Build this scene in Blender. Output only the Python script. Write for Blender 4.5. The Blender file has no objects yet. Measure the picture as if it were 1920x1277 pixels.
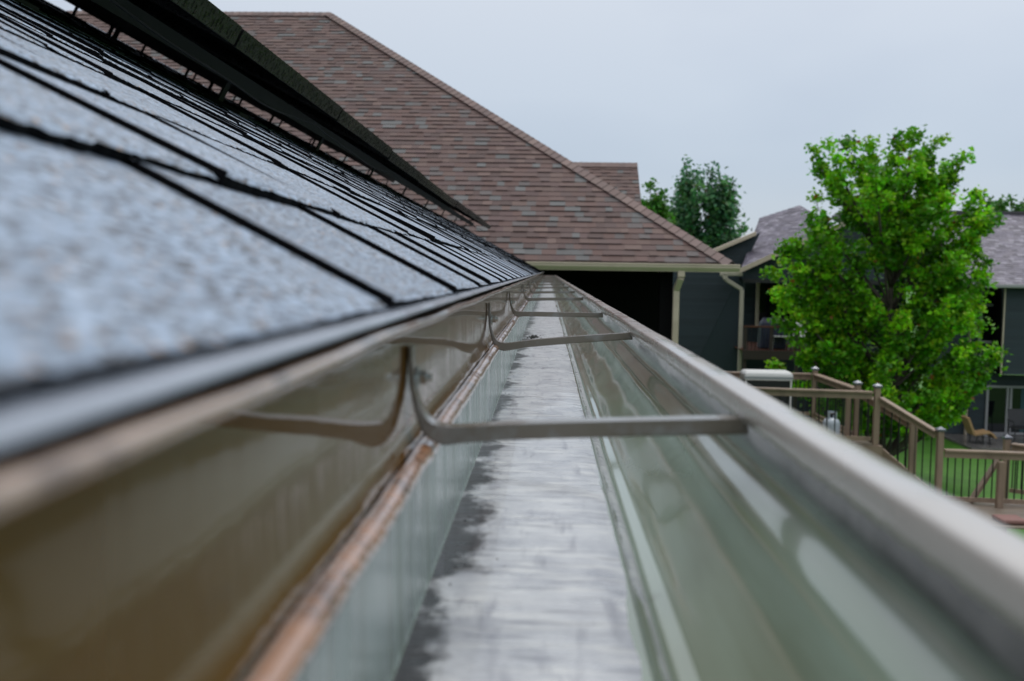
import bpy, math, random
import numpy as np
from mathutils import Vector, Matrix, noise
R = math.radians
scene = bpy.context.scene
COL = scene.collection
rnd = random.Random(7)

# ------------------------------------------------------------------ camera, sky, sun, exposure
H = 5.45                                    # lens height above the lawn
W, HT = 1920.0, 1277.0
FPX = W*35/36
def cam_axes(vx=1027, vy=508, roll=1.0):
    y = Vector(((vx-W/2)/FPX, -(vy-HT/2)/FPX, -1)).normalized()
    z = Vector((math.sin(R(roll)), math.cos(R(roll)), 0)); z = (z-y*z.dot(y)).normalized()
    x = y.cross(z)
    return Matrix((x, y, z))                # rows: world axes in camera space = camera -> world
CM = cam_axes()
cam_d = bpy.data.cameras.new('camera'); cam = bpy.data.objects.new('camera', cam_d); COL.objects.link(cam)
cam_d.sensor_width = 36; cam_d.lens = 35; cam_d.clip_start = 0.005; cam_d.clip_end = 2000
cam.matrix_world = Matrix.Translation((0, 0, H)) @ CM.to_4x4()
cam_d.dof.use_dof = True; cam_d.dof.focus_distance = 1.25; cam_d.dof.aperture_fstop = 11.5
scene.camera = cam
def P(px, py, Y):                           # point at world depth Y seen at a photo pixel (lens-relative z)
    d = CM @ Vector(((px-W/2)/FPX, -(py-HT/2)/FPX, -1)); d = d/d.y
    return Vector((d.x*Y, Y, d.z*Y))

scene.view_settings.view_transform = 'Standard'; scene.view_settings.look = 'None'
scene.view_settings.exposure = 0.0; scene.view_settings.gamma = 1
SUN_EL, SUN_AZ = 58, 35
w = bpy.data.worlds.new('World'); scene.world = w; w.use_nodes = True
nt = w.node_tree; nt.nodes.clear()
def wn(t, **k):
    n = nt.nodes.new(t)
    for a, b in k.items(): setattr(n, a, b)
    return n
out = wn('ShaderNodeOutputWorld'); bgs = wn('ShaderNodeBackground'); bgc = wn('ShaderNodeBackground'); add = wn('ShaderNodeAddShader')
sky = wn('ShaderNodeTexSky', sky_type='NISHITA', sun_disc=False, sun_elevation=R(SUN_EL), sun_rotation=R(SUN_AZ))
bgs.inputs[1].default_value = 0.018
nt.links.new(sky.outputs[0], bgs.inputs[0])
tc = wn('ShaderNodeTexCoord'); sep = wn('ShaderNodeSeparateXYZ'); nt.links.new(tc.outputs['Generated'], sep.inputs[0])
mp = wn('ShaderNodeMapping'); mp.inputs['Scale'].default_value = (1, 1, 2.2); nt.links.new(tc.outputs['Generated'], mp.inputs[0])
nz = wn('ShaderNodeTexNoise'); nz.inputs['Scale'].default_value = 1.6; nz.inputs['Detail'].default_value = 4; nt.links.new(mp.outputs[0], nz.inputs['Vector'])
cr = wn('ShaderNodeValToRGB'); nt.links.new(sep.outputs['Z'], cr.inputs[0])
cr.color_ramp.elements[0].position = 0.0; cr.color_ramp.elements[0].color = (.50, .56, .65, 1)
cr.color_ramp.elements[1].position = 0.75; cr.color_ramp.elements[1].color = (1.25, 1.27, 1.30, 1)
e = cr.color_ramp.elements.new(.10); e.color = (.45, .52, .63, 1)
e = cr.color_ramp.elements.new(.32); e.color = (.64, .68, .75, 1)
mx = wn('ShaderNodeMix', data_type='RGBA', blend_type='MULTIPLY'); mx.inputs[0].default_value = 1
cr2 = wn('ShaderNodeValToRGB'); nt.links.new(nz.outputs['Fac'], cr2.inputs[0])
cr2.color_ramp.elements[0].position = .35; cr2.color_ramp.elements[0].color = (.86, .88, .91, 1)
cr2.color_ramp.elements[1].position = .65; cr2.color_ramp.elements[1].color = (1.08, 1.07, 1.04, 1)
nt.links.new(cr.outputs[0], mx.inputs[6]); nt.links.new(cr2.outputs[0], mx.inputs[7])
nt.links.new(mx.outputs[2], bgc.inputs[0]); bgc.inputs[1].default_value = 0.93
nt.links.new(bgs.outputs[0], add.inputs[0]); nt.links.new(bgc.outputs[0], add.inputs[1]); nt.links.new(add.outputs[0], out.inputs[0])
sl = bpy.data.lights.new('sun', 'SUN'); sl.energy = 0.8; sl.angle = R(25); sl.color = (1, .97, .92)
so = bpy.data.objects.new('sun', sl); COL.objects.link(so); so.location = (0, 0, 40)
sd = Vector((math.sin(R(SUN_AZ))*math.cos(R(SUN_EL)), math.cos(R(SUN_AZ))*math.cos(R(SUN_EL)), math.sin(R(SUN_EL))))
so.rotation_euler = sd.to_track_quat('Z', 'Y').to_euler()

# ------------------------------------------------------------------ helpers
def tag(o, label=None, cat=None, group=None, kind=None):
    if label: o['label'] = label
    if cat: o['category'] = cat
    if group: o['group'] = group
    if kind: o['kind'] = kind
    return o
def empty(name, loc=(0, 0, 0), label=None, cat=None, group=None):
    o = bpy.data.objects.new(name, None); COL.objects.link(o); o.location = Vector(loc)+Vector((0, 0, H)); o.empty_display_size = .1
    return tag(o, label, cat, group)
def wloc(o):
    v = Vector((0, 0, 0))
    while o: v += o.location; o = o.parent
    return v
class MB:
    """collects geometry in lens-relative coordinates (z = 0 at the lens)"""
    def __init__(s): s.v = []; s.f = []; s.c = []
    def face(s, pts, col=None):
        i = len(s.v); s.v += [tuple(p) for p in pts]; s.f.append(tuple(range(i, i+len(pts)))); s.c.append(col)
    def box(s, a, b, col=None):
        x0, y0, z0 = a; x1, y1, z1 = b
        s.hexa([(x0,y0,z0),(x1,y0,z0),(x1,y1,z0),(x0,y1,z0)], [(x0,y0,z1),(x1,y0,z1),(x1,y1,z1),(x0,y1,z1)], col)
    def hexa(s, lo, hi, col=None):
        i = len(s.v); n = len(lo); s.v += [tuple(p) for p in lo]+[tuple(p) for p in hi]
        fs = [tuple(range(i+n-1, i-1, -1)), tuple(range(i+n, i+2*n))]
        for k in range(n): fs.append((i+k, i+(k+1) % n, i+n+(k+1) % n, i+n+k))
        s.f += fs; s.c += [col]*len(fs)
    def bar(s, a, b, w, h, up=(0, 0, 1), col=None):      # rectangular bar from a to b
        a = Vector(a); b = Vector(b); d = (b-a).normalized(); up = Vector(up)
        if abs(d.dot(up)) > .98: up = Vector((0, 1, 0))
        x = d.cross(up).normalized(); z = x.cross(d)
        q = [(-1,-1),(1,-1),(1,1),(-1,1)]
        s.hexa([a+x*i*w/2+z*j*h/2 for i, j in q], [b+x*i*w/2+z*j*h/2 for i, j in q], col)
    def tube(s, pts, rad, n=8, cap=True, col=None):
        pts = [Vector(p) for p in pts]; m = len(pts)
        if not hasattr(rad, '__len__'): rad = [rad]*m
        i0 = len(s.v); px = None
        for k, p in enumerate(pts):
            d = (pts[min(k+1, m-1)]-pts[max(k-1, 0)]).normalized()
            if px is None: px = d.orthogonal().normalized()
            px = (px-d*px.dot(d)).normalized(); py = d.cross(px)
            for j in range(n):
                a = 2*math.pi*j/n; s.v.append(tuple(p+(px*math.cos(a)+py*math.sin(a))*rad[k]))
        for k in range(m-1):
            for j in range(n):
                a, b = i0+k*n+j, i0+k*n+(j+1) % n
                s.f.append((a, b, b+n, a+n)); s.c.append(col)
        if cap:
            s.f.append(tuple(range(i0+n-1, i0-1, -1))); s.f.append(tuple(range(i0+(m-1)*n, i0+m*n))); s.c += [col, col]
    def lathe(s, c, prof, n=20, col=None):               # prof: (r, z) about a vertical axis
        c = Vector(c); i0 = len(s.v); m = len(prof)
        for r, z in prof:
            for j in range(n):
                a = 2*math.pi*j/n; s.v.append(tuple(c+Vector((r*math.cos(a), r*math.sin(a), z))))
        for k in range(m-1):
            for j in range(n):
                a, b = i0+k*n+j, i0+k*n+(j+1) % n
                s.f.append((a, b, b+n, a+n)); s.c.append(col)
        s.f.append(tuple(range(i0+n-1, i0-1, -1))); s.f.append(tuple(range(i0+(m-1)*n, i0+m*n))); s.c += [col, col]
    def grid(s, rows, col=None):
        i0 = len(s.v); n = len(rows[0])
        for r in rows: s.v += [tuple(p) for p in r]
        for k in range(len(rows)-1):
            for j in range(n-1):
                a = i0+k*n+j; s.f.append((a, a+1, a+n+1, a+n)); s.c.append(col)
    def build(s, name, mat, parent=None, smooth=False, label=None, bevel=0, weld=False):
        me = bpy.data.meshes.new(name); o = bpy.data.objects.new(name, me); COL.objects.link(o)
        off = Vector((0, 0, H))-(wloc(parent) if parent else Vector((0, 0, 0)))
        base = Vector((0, 0, 0))
        if parent: o.parent = parent
        else:                                            # a thing that is one mesh: origin at its base
            a = np.array(s.v); base = Vector((float((a[:,0].min()+a[:,0].max())/2), float((a[:,1].min()+a[:,1].max())/2), float(a[:,2].min())+H)); o.location = base
        off = off-base
        me.from_pydata([(x+off.x, y+off.y, z+off.z) for x, y, z in s.v], [], s.f)
        if any(c is not None for c in s.c):
            ca = me.color_attributes.new('Col', 'FLOAT_COLOR', 'CORNER'); buf = []
            for f, c in zip(s.f, s.c): buf += list((c or (1, 1, 1))+(1,) if len(c or (1, 1, 1)) == 3 else c)*len(f)
            ca.data.foreach_set('color', buf)
        if smooth: me.polygons.foreach_set('use_smooth', [True]*len(me.polygons))
        me.materials.append(mat); me.update()
        if weld:
            m = o.modifiers.new('weld', 'WELD'); m.merge_threshold = 1e-5
        if bevel:
            m = o.modifiers.new('bevel', 'BEVEL'); m.width = bevel; m.segments = 2; m.limit_method = 'ANGLE'
        if label: o['label'] = label
        return o
def clip(poly, a, b, c):                                 # keep a*u+b*v+c >= 0
    out = []
    for i in range(len(poly)):
        p, q = poly[i], poly[(i+1) % len(poly)]; dp, dq = a*p[0]+b*p[1]+c, a*q[0]+b*q[1]+c
        if dp >= 0: out.append(p)
        if (dp >= 0) != (dq >= 0):
            t = dp/(dp-dq); out.append((p[0]+t*(q[0]-p[0]), p[1]+t*(q[1]-p[1])))
    return out
def courses(mb, poly, O, U, V, N, expo, wr, thick, pal, edge, rg, lift=.0, tone=1.0):
    """lapped courses (shingles or siding boards) over a convex polygon given in (u, v)"""
    ar = sum(poly[i][0]*poly[(i+1) % len(poly)][1]-poly[(i+1) % len(poly)][0]*poly[i][1] for i in range(len(poly)))
    if ar < 0: poly = poly[::-1]
    E = []
    for i in range(len(poly)):
        p, q = poly[i], poly[(i+1) % len(poly)]; a, b = -(q[1]-p[1]), (q[0]-p[0]); E.append((a, b, -(a*p[0]+b*p[1])))
    u0, u1 = min(p[0] for p in poly), max(p[0] for p in poly); v0, v1 = min(p[1] for p in poly), max(p[1] for p in poly)
    v = v0
    while v < v1-1e-4:
        u = u0-rg.uniform(0, wr[1])
        while u < u1:
            wd = rg.uniform(*wr); q = [(u, v), (u+wd, v), (u+wd, v+expo), (u, v+expo)]
            for e3 in E:
                q = clip(q, *e3)
                if len(q) < 3: break
            if len(q) >= 3:
                c = pal[int(rg.random()**1.3*len(pal))]; k = rg.uniform(.88, 1.12)*tone; c = tuple(x*k for x in c)
                th = thick+(lift if rg.random() < .5 else 0)
                pts = [O+U*a+V*b+N*(th*(1-(b-v)/expo*.9)) for a, b in q]
                mb.face(pts, c)
                bt = [p for p in q if abs(p[1]-v) < 1e-6]
                if len(bt) >= 2:
                    a, b = min(bt), max(bt)
                    mb.face([O+U*a[0]+V*v+N*-.002, O+U*b[0]+V*v+N*-.002, O+U*b[0]+V*v+N*th, O+U*a[0]+V*v+N*th], edge)
            u += wd
        v += expo

# ------------------------------------------------------------------ materials
def mat(name, base=(.5, .5, .5), rough=.5, metal=0, coat=0, spec=.5, var=None, bump=None, vcol=False, cr_=None, trans=0, rvar=None):
    """var: list of (colour, scale xyz, detail, lo, hi); bump: list of (scale xyz, detail, strength, distance)"""
    m = bpy.data.materials.new(name); m.use_nodes = True; t = m.node_tree; b = t.nodes['Principled BSDF']
    b.inputs['Roughness'].default_value = rough; b.inputs['Metallic'].default_value = metal
    b.inputs['Coat Weight'].default_value = coat; b.inputs['Coat Roughness'].default_value = .05; b.inputs['Specular IOR Level'].default_value = spec
    b.inputs['Base Color'].default_value = (*base, 1)
    tc = t.nodes.new('ShaderNodeTexCoord')
    def noise_n(sc, det, rough_=.55):
        mp = t.nodes.new('ShaderNodeMapping'); mp.inputs['Scale'].default_value = sc; t.links.new(tc.outputs['Object'], mp.inputs[0])
        n = t.nodes.new('ShaderNodeTexNoise'); n.inputs['Scale'].default_value = 1; n.inputs['Detail'].default_value = det; n.inputs['Roughness'].default_value = rough_
        t.links.new(mp.outputs[0], n.inputs['Vector']); return n
    cur = None
    if vcol:
        a = t.nodes.new('ShaderNodeVertexColor'); a.layer_name = 'Col'; cur = a.outputs['Color']
        if base != (.5, .5, .5):
            mm = t.nodes.new('ShaderNodeMix'); mm.data_type = 'RGBA'; mm.blend_type = 'MULTIPLY'; mm.inputs[0].default_value = 1
            t.links.new(cur, mm.inputs[6]); mm.inputs[7].default_value = (*base, 1); cur = mm.outputs[2]
    for c, sc, det, lo, hi in (var or []):
        n = noise_n(sc, det); r = t.nodes.new('ShaderNodeMapRange'); r.inputs[1].default_value = lo; r.inputs[2].default_value = hi
        t.links.new(n.outputs['Fac'], r.inputs[0])
        mm = t.nodes.new('ShaderNodeMix'); mm.data_type = 'RGBA'; t.links.new(r.outputs[0], mm.inputs[0])
        if cur: t.links.new(cur, mm.inputs[6])
        else: mm.inputs[6].default_value = (*base, 1)
        mm.inputs[7].default_value = (*c, 1); cur = mm.outputs[2]
    if cur: t.links.new(cur, b.inputs['Base Color'])
    if rvar:
        sc, det, lo, hi = rvar; n = noise_n(sc, det); r = t.nodes.new('ShaderNodeMapRange'); r.inputs[1].default_value = .35; r.inputs[2].default_value = .65
        r.inputs[3].default_value = lo; r.inputs[4].default_value = hi; t.links.new(n.outputs['Fac'], r.inputs[0]); t.links.new(r.outputs[0], b.inputs['Roughness'])
    prev = None
    for sc, det, st, dist in (bump or []):
        n = noise_n(sc, det); bp = t.nodes.new('ShaderNodeBump'); bp.inputs['Strength'].default_value = st; bp.inputs['Distance'].default_value = dist
        t.links.new(n.outputs['Fac'], bp.inputs['Height'])
        if prev: t.links.new(prev, bp.inputs['Normal'])
        prev = bp.outputs[0]
    if prev:
        t.links.new(prev, b.inputs['Normal'])
    return m
M = {}
M['roof_near'] = mat('wet_charcoal_shingle', (.5, .5, .5), .5, spec=.7, coat=.0, vcol=True,
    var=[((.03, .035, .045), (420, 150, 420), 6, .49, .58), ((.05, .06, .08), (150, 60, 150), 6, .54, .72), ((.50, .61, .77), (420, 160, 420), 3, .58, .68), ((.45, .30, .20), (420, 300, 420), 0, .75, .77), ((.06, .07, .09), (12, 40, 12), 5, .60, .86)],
    bump=[((520, 520, 520), 3, 1, .0014), ((240, 240, 240), 3, .4, .001), ((40, 40, 40), 3, .3, .0016)], rvar=((25, 12, 25), 4, .38, .6))
M['starter'] = mat('wet_starter_edge', (.30, .34, .41), .25, spec=.8, coat=.5, bump=[((700, 700, 700), 2, .5, .0006), ((60, 60, 60), 3, .5, .001)])
M['edge'] = mat('black_asphalt_edge', (.004, .004, .005), .85, spec=.08)
M['asphalt_base'] = mat('black_underlay', (.008, .008, .009), .6)
M['brown_metal'] = mat('brown_painted_metal', (.125, .064, .012), .05, coat=.3, var=[((.175, .14, .07), (3, 1.2, 20), 4, .50, .75), ((.07, .04, .015), (40, 8, 60), 4, .56, .75)],
    bump=[((40, 130, 6), 3, .14, .001), ((90, 40, 60), 3, .10, .0006)], rvar=((30, 60, 12), 3, .015, .06))
M['hem_metal'] = mat('wet_brown_hem', (.44, .23, .13), .1, coat=1, var=[((.16, .075, .035), (60, 40, 60), 3, .48, .68)], bump=[((80, 140, 80), 3, .45, .0012)])
M['drip_metal'] = mat('wet_brown_drip_edge', (.40, .29, .22), .16, coat=1, bump=[((60, 80, 60), 3, .5, .0012)], var=[((.08, .045, .03), (30, 40, 60), 4, .5, .64)])
M['trough'] = mat('pale_green_gutter_inside', (.28, .355, .275), .08, coat=.6,
    var=[((.165, .195, .125), (10, 2.2, 30), 4, .44, .7), ((.34, .38, .35), (60, 4, 60), 5, .56, .76), ((.11, .12, .075), (30, 14, 30), 5, .66, .78)],
    bump=[((30, 4, 30), 3, .2, .0014), ((30, 60, 30), 3, .10, .001), ((90, 50, 90), 3, .05, .0005)], rvar=((25, 8, 25), 4, .04, .18))
M['trough_back'] = mat('teal_grey_gutter_back', (.255, .33, .315), .24, spec=.35, var=[((.15, .19, .16), (20, 60, 3), 4, .52, .72), ((.34, .40, .40), (30, 150, 4), 4, .54, .70)], bump=[((30, 120, 5), 3, .2, .001)], rvar=((20, 40, 6), 3, .16, .34))
M['lip'] = mat('weathered_taupe_lip', (.22, .165, .14), .22, coat=.45, var=[((.16, .115, .095), (30, 3, 30), 5, .45, .6), ((.33, .34, .32), (50, 12, 50), 4, .55, .68)],
    bump=[((60, 60, 60), 4, .35, .0008)], rvar=((40, 20, 40), 4, .15, .42))
M['film'] = mat('water_over_silt', (.62, .64, .67), .34, spec=.7, coat=.3,
    var=[((.40, .42, .47), (40, 26, 1), 10, .40, .66), ((.80, .81, .80), (26, 120, 1), 8, .50, .74), ((.26, .27, .31), (30, 170, 1), 8, .53, .70), ((.26, .27, .32), (90, 14, 1), 6, .56, .74)],
    bump=[((9, 200, 1), 5, .6, .0014), ((50, 90, 1), 5, .35, .0012)], rvar=((24, 60, 1), 5, .22, .5))
def silt_stain(m):                                       # black silt settled along the back edge of the floor
    t = m.node_tree; b = t.nodes['Principled BSDF']; src = b.inputs['Base Color'].links[0].from_socket
    tc = t.nodes.new('ShaderNodeTexCoord'); sp = t.nodes.new('ShaderNodeSeparateXYZ'); t.links.new(tc.outputs['Object'], sp.inputs[0])
    mr = t.nodes.new('ShaderNodeMapRange'); mr.inputs[1].default_value = -.020-.047; mr.inputs[2].default_value = -.020-.008; mr.inputs[3].default_value = .36; mr.inputs[4].default_value = -.40
    t.links.new(sp.outputs['X'], mr.inputs[0])
    mp = t.nodes.new('ShaderNodeMapping'); mp.inputs['Scale'].default_value = (48, 34, 1); t.links.new(tc.outputs['Object'], mp.inputs[0])
    n = t.nodes.new('ShaderNodeTexNoise'); n.inputs['Scale'].default_value = 1; n.inputs['Detail'].default_value = 8; n.inputs['Roughness'].default_value = .68; t.links.new(mp.outputs[0], n.inputs['Vector'])
    n2 = t.nodes.new('ShaderNodeTexNoise'); n2.inputs['Scale'].default_value = 13; n2.inputs['Detail'].default_value = 2; t.links.new(tc.outputs['Object'], n2.inputs['Vector'])
    a = t.nodes.new('ShaderNodeMath'); a.operation = 'ADD'; t.links.new(n.outputs['Fac'], a.inputs[0]); t.links.new(mr.outputs[0], a.inputs[1])
    a2 = t.nodes.new('ShaderNodeMath'); a2.operation = 'MULTIPLY_ADD'; t.links.new(n2.outputs['Fac'], a2.inputs[0]); a2.inputs[1].default_value = 1.3; t.links.new(a.outputs[0], a2.inputs[2])
    r = t.nodes.new('ShaderNodeMapRange'); r.inputs[1].default_value = 1.28; r.inputs[2].default_value = 1.46; t.links.new(a2.outputs[0], r.inputs[0])
    mx = t.nodes.new('ShaderNodeMix'); mx.data_type = 'RGBA'; t.links.new(r.outputs[0], mx.inputs[0]); t.links.new(src, mx.inputs[6]); mx.inputs[7].default_value = (.014, .013, .016, 1)
    t.links.new(mx.outputs[2], b.inputs['Base Color'])
silt_stain(M['film'])
def hem_shade(m):                                        # shade in the fold under the lip, painted near black into the colour
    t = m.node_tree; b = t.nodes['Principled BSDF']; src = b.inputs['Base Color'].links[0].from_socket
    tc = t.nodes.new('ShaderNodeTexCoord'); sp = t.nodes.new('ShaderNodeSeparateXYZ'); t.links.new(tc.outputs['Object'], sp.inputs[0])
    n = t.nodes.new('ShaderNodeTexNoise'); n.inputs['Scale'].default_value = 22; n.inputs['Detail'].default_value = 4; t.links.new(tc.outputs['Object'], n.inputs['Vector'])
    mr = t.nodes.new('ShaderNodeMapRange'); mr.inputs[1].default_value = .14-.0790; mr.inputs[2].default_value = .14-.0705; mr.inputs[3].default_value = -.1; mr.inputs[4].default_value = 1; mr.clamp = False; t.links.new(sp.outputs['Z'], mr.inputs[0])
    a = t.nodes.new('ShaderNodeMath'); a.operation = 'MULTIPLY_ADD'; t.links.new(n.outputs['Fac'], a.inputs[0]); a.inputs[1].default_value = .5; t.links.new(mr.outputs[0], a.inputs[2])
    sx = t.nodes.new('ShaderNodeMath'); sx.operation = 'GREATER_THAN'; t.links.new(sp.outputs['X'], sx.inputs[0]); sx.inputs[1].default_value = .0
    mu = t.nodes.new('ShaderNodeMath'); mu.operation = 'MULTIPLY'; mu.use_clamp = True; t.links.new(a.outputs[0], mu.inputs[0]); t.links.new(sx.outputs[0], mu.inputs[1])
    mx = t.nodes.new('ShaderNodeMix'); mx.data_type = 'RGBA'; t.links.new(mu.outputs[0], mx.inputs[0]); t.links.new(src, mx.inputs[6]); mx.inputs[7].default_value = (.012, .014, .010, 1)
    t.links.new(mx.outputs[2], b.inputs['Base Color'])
hem_shade(M['trough'])
def near_sheen(m):                                            # near stretch painted paler, standing in for sky reflected on the wet lip
    t = m.node_tree; b = t.nodes['Principled BSDF']; src = b.inputs['Base Color'].links[0].from_socket
    tc = t.nodes.new('ShaderNodeTexCoord'); sp = t.nodes.new('ShaderNodeSeparateXYZ'); t.links.new(tc.outputs['Object'], sp.inputs[0])
    n = t.nodes.new('ShaderNodeTexNoise'); n.inputs['Scale'].default_value = 14; n.inputs['Detail'].default_value = 5; t.links.new(tc.outputs['Object'], n.inputs['Vector'])
    mr = t.nodes.new('ShaderNodeMapRange'); mr.inputs[1].default_value = -5+.30; mr.inputs[2].default_value = -5+1.1; mr.inputs[3].default_value = .75; mr.inputs[4].default_value = -.15; t.links.new(sp.outputs['Y'], mr.inputs[0])
    a = t.nodes.new('ShaderNodeMath'); a.operation = 'MULTIPLY_ADD'; t.links.new(n.outputs['Fac'], a.inputs[0]); a.inputs[1].default_value = .5; t.links.new(mr.outputs[0], a.inputs[2]); a.use_clamp = True
    mx = t.nodes.new('ShaderNodeMix'); mx.data_type = 'RGBA'; t.links.new(a.outputs[0], mx.inputs[0]); t.links.new(src, mx.inputs[6]); mx.inputs[7].default_value = (.47, .445, .42, 1)
    t.links.new(mx.outputs[2], b.inputs['Base Color'])
near_sheen(M['lip'])
M['hanger'] = mat('grey_painted_hanger', (.165, .145, .115), .26, metal=.15, coat=.5, var=[((.23, .23, .22), (40, 40, 40), 4, .5, .65)], bump=[((120, 200, 120), 3, .25, .0006)])
M['zinc'] = mat('zinc_screw', (.45, .52, .52), .25, metal=.9)
M['silt'] = mat('black_silt', (.012, .012, .012), .5, var=[((.04, .035, .03), (120, 120, 120), 3, .5, .7)])
M['pv_frame'] = mat('black_panel_frame', (.004, .0045, .0045), .3, coat=.15, bump=[((60, 160, 160), 2, .08, .0006)], rvar=((60, 120, 120), 3, .2, .4))
M['pv_glass'] = mat('panel_glass', (.008, .010, .02), .05, coat=1)
M['pv_back'] = mat('black_backsheet', (.006, .006, .006), .7, spec=.2)
M['alu'] = mat('dark_mounting_metal', (.012, .012, .012), .55, spec=.3)
M['roof_brown'] = mat('brown_shingles', (.5, .5, .5), .72, spec=.35, vcol=True, bump=[((60, 60, 60), 3, .5, .004)], var=[((.10, .07, .06), (25, 25, 25), 4, .56, .80)])
M['roof_grey'] = mat('purple_grey_shingles', (.5, .5, .5), .62, spec=.5, vcol=True, bump=[((50, 50, 50), 3, .4, .004)])
M['cap'] = mat('brown_cap_shingles', (.5, .5, .5), .62, vcol=True, bump=[((60, 60, 60), 3, .4, .003)])
M['cream'] = mat('cream_metal_trim', (.54, .45, .35), .45, var=[((.46, .38, .29), (3, 3, 3), 4, .5, .7)])
M['cream2'] = mat('pale_downspout', (.42, .38, .31), .4, var=[((.33, .30, .24), (4, 4, 2), 4, .5, .7)])
M['dark_wall'] = mat('porch_shade_black', (.0035, .0035, .004), .8, spec=.1)  # near black puts the covered porch's deep shade into the colour
M['soffit'] = mat('dark_soffit', (.02, .02, .022), .7)
M['teal'] = mat('slate_teal_siding', (.5, .5, .5), .6, spec=.4, vcol=True)
M['glass'] = mat('dark_window_glass', (.004, .006, .007), .06, spec=.5)
M['curtain'] = mat('teal_curtain', (.02, .07, .08), .7)
M['white_frame'] = mat('greyish_window_frame', (.30, .30, .31), .5)
M['red_wood'] = mat('wet_red_brown_wood', (.13, .05, .03), .35, var=[((.07, .03, .02), (2, 12, 12), 4, .45, .65)])
M['dark_wood'] = mat('dark_deck_timber', (.035, .024, .02), .6)
M['taupe_wood'] = mat('taupe_composite_wood', (.285, .205, .145), .5, var=[((.20, .14, .10), (6, 6, 1.5), 5, .42, .68)], bump=[((30, 30, 5), 4, .3, .003)])
M['deck_board'] = mat('grey_brown_deck_boards', (.22, .175, .135), .42, var=[((.14, .11, .085), (2, 10, 2), 5, .42, .68)])
M['iron'] = mat('black_baluster', (.006, .006, .006), .35)
M['capm'] = mat('grey_post_cap', (.13, .14, .17), .22, metal=.4, coat=.5)
M['tank'] = mat('pale_grey_tank_paint', (.50, .56, .62), .32, coat=.3)
M['white'] = mat('white_plastic', (.72, .72, .70), .35)
M['black'] = mat('black_plastic', (.01, .01, .012), .4)
M['tan'] = mat('tan_sling_fabric', (.40, .25, .12), .8)
M['navy'] = mat('navy_cover', (.015, .02, .045), .5)
M['concrete'] = mat('wet_patio_concrete', (.16, .15, .14), .25, var=[((.10, .095, .09), (2, 2, 2), 5, .4, .7)])
M['grass'] = mat('lawn_grass', (.045, .16, .006), .7, var=[((.065, .21, .010), (1.2, 1.2, 1), 5, .4, .65), ((.04, .15, .006), (9, 9, 9), 5, .5, .75)], bump=[((30, 30, 30), 4, .8, .03)])
M['bark'] = mat('grey_brown_bark', (.07, .055, .045), .85, bump=[((30, 30, 6), 4, .8, .01)])
def leafmat(name, rough=.45, tr=.35):
    m = bpy.data.materials.new(name); m.use_nodes = True; t = m.node_tree; b = t.nodes['Principled BSDF']; o = t.nodes['Material Output']
    a = t.nodes.new('ShaderNodeVertexColor'); a.layer_name = 'Col'; b.inputs['Roughness'].default_value = rough
    b.inputs['Specular IOR Level'].default_value = .3
    tr_ = t.nodes.new('ShaderNodeBsdfTranslucent'); mx = t.nodes.new('ShaderNodeMixShader'); mx.inputs[0].default_value = tr
    t.links.new(a.outputs['Color'], b.inputs['Base Color']); t.links.new(a.outputs['Color'], tr_.inputs['Color'])
    t.links.new(b.outputs[0], mx.inputs[1]); t.links.new(tr_.outputs[0], mx.inputs[2]); t.links.new(mx.outputs[0], o.inputs[0]); return m
M['leaf'] = leafmat('green_leaves')

# ------------------------------------------------------------------ ground
GZ = -H
mb = MB(); mb.face([(-900, -900, GZ), (900, -900, GZ), (900, 900, GZ), (-900, 900, GZ)]); o = mb.build('lawn', M['grass']); tag(o, kind='structure')
mb = MB(); pa = P(1795, 835, 33.2); mb.hexa([(pa.x-.2, 31.6, GZ), (19, 31.6, GZ), (19, 35.5, GZ), (pa.x-.2, 35.5, GZ)], [(pa.x-.2, 31.6, GZ+.08), (19, 31.6, GZ+.08), (19, 35.5, GZ+.08), (pa.x-.2, 35.5, GZ+.08)])
o = mb.build('patio', M['concrete'], bevel=.01); tag(o, kind='structure')

# ------------------------------------------------------------------ near house: roof, edge metal, walls
Y0, Y1 = -2.0, 11.5
SL = .527; TH = math.atan(SL); ct, st = math.cos(TH), math.sin(TH)
X0, Z0 = -.0500, -.0111
Vup = Vector((-ct, 0, st)); Nr = Vector((st, 0, ct)); RO = Vector((X0, 0, -.0126))
ROOF_L = 4.6
def RP(v, y, h=0): return RO+Vup*v+Nr*h+Vector((0, y, 0))
house = empty('house', (-2.2, 5, GZ), 'near house whose wet charcoal shingle roof fills the left of the photo', 'house')
mb = MB(); WX = -.55
zt = -.20
mb.hexa([(-7.6, Y0+.3, GZ), (WX, Y0+.3, GZ), (WX, Y1-.3, GZ), (-7.6, Y1-.3, GZ)], [(-7.6, Y0+.3, zt), (WX, Y0+.3, zt), (WX, Y1-.3, zt), (-7.6, Y1-.3, zt)])
rx, rz = RP(ROOF_L, 0, -.06).x, RP(ROOF_L, 0, -.06).z
for yy in (Y0+.3, Y1-.32):
    mb.hexa([(-7.6, yy, zt), (WX, yy, zt), (rx, yy, rz-.1)], [(-7.6, yy+.02, zt), (WX, yy+.02, zt), (rx, yy+.02, rz-.1)])
mb.build('wall', M['soffit'], house)
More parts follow.
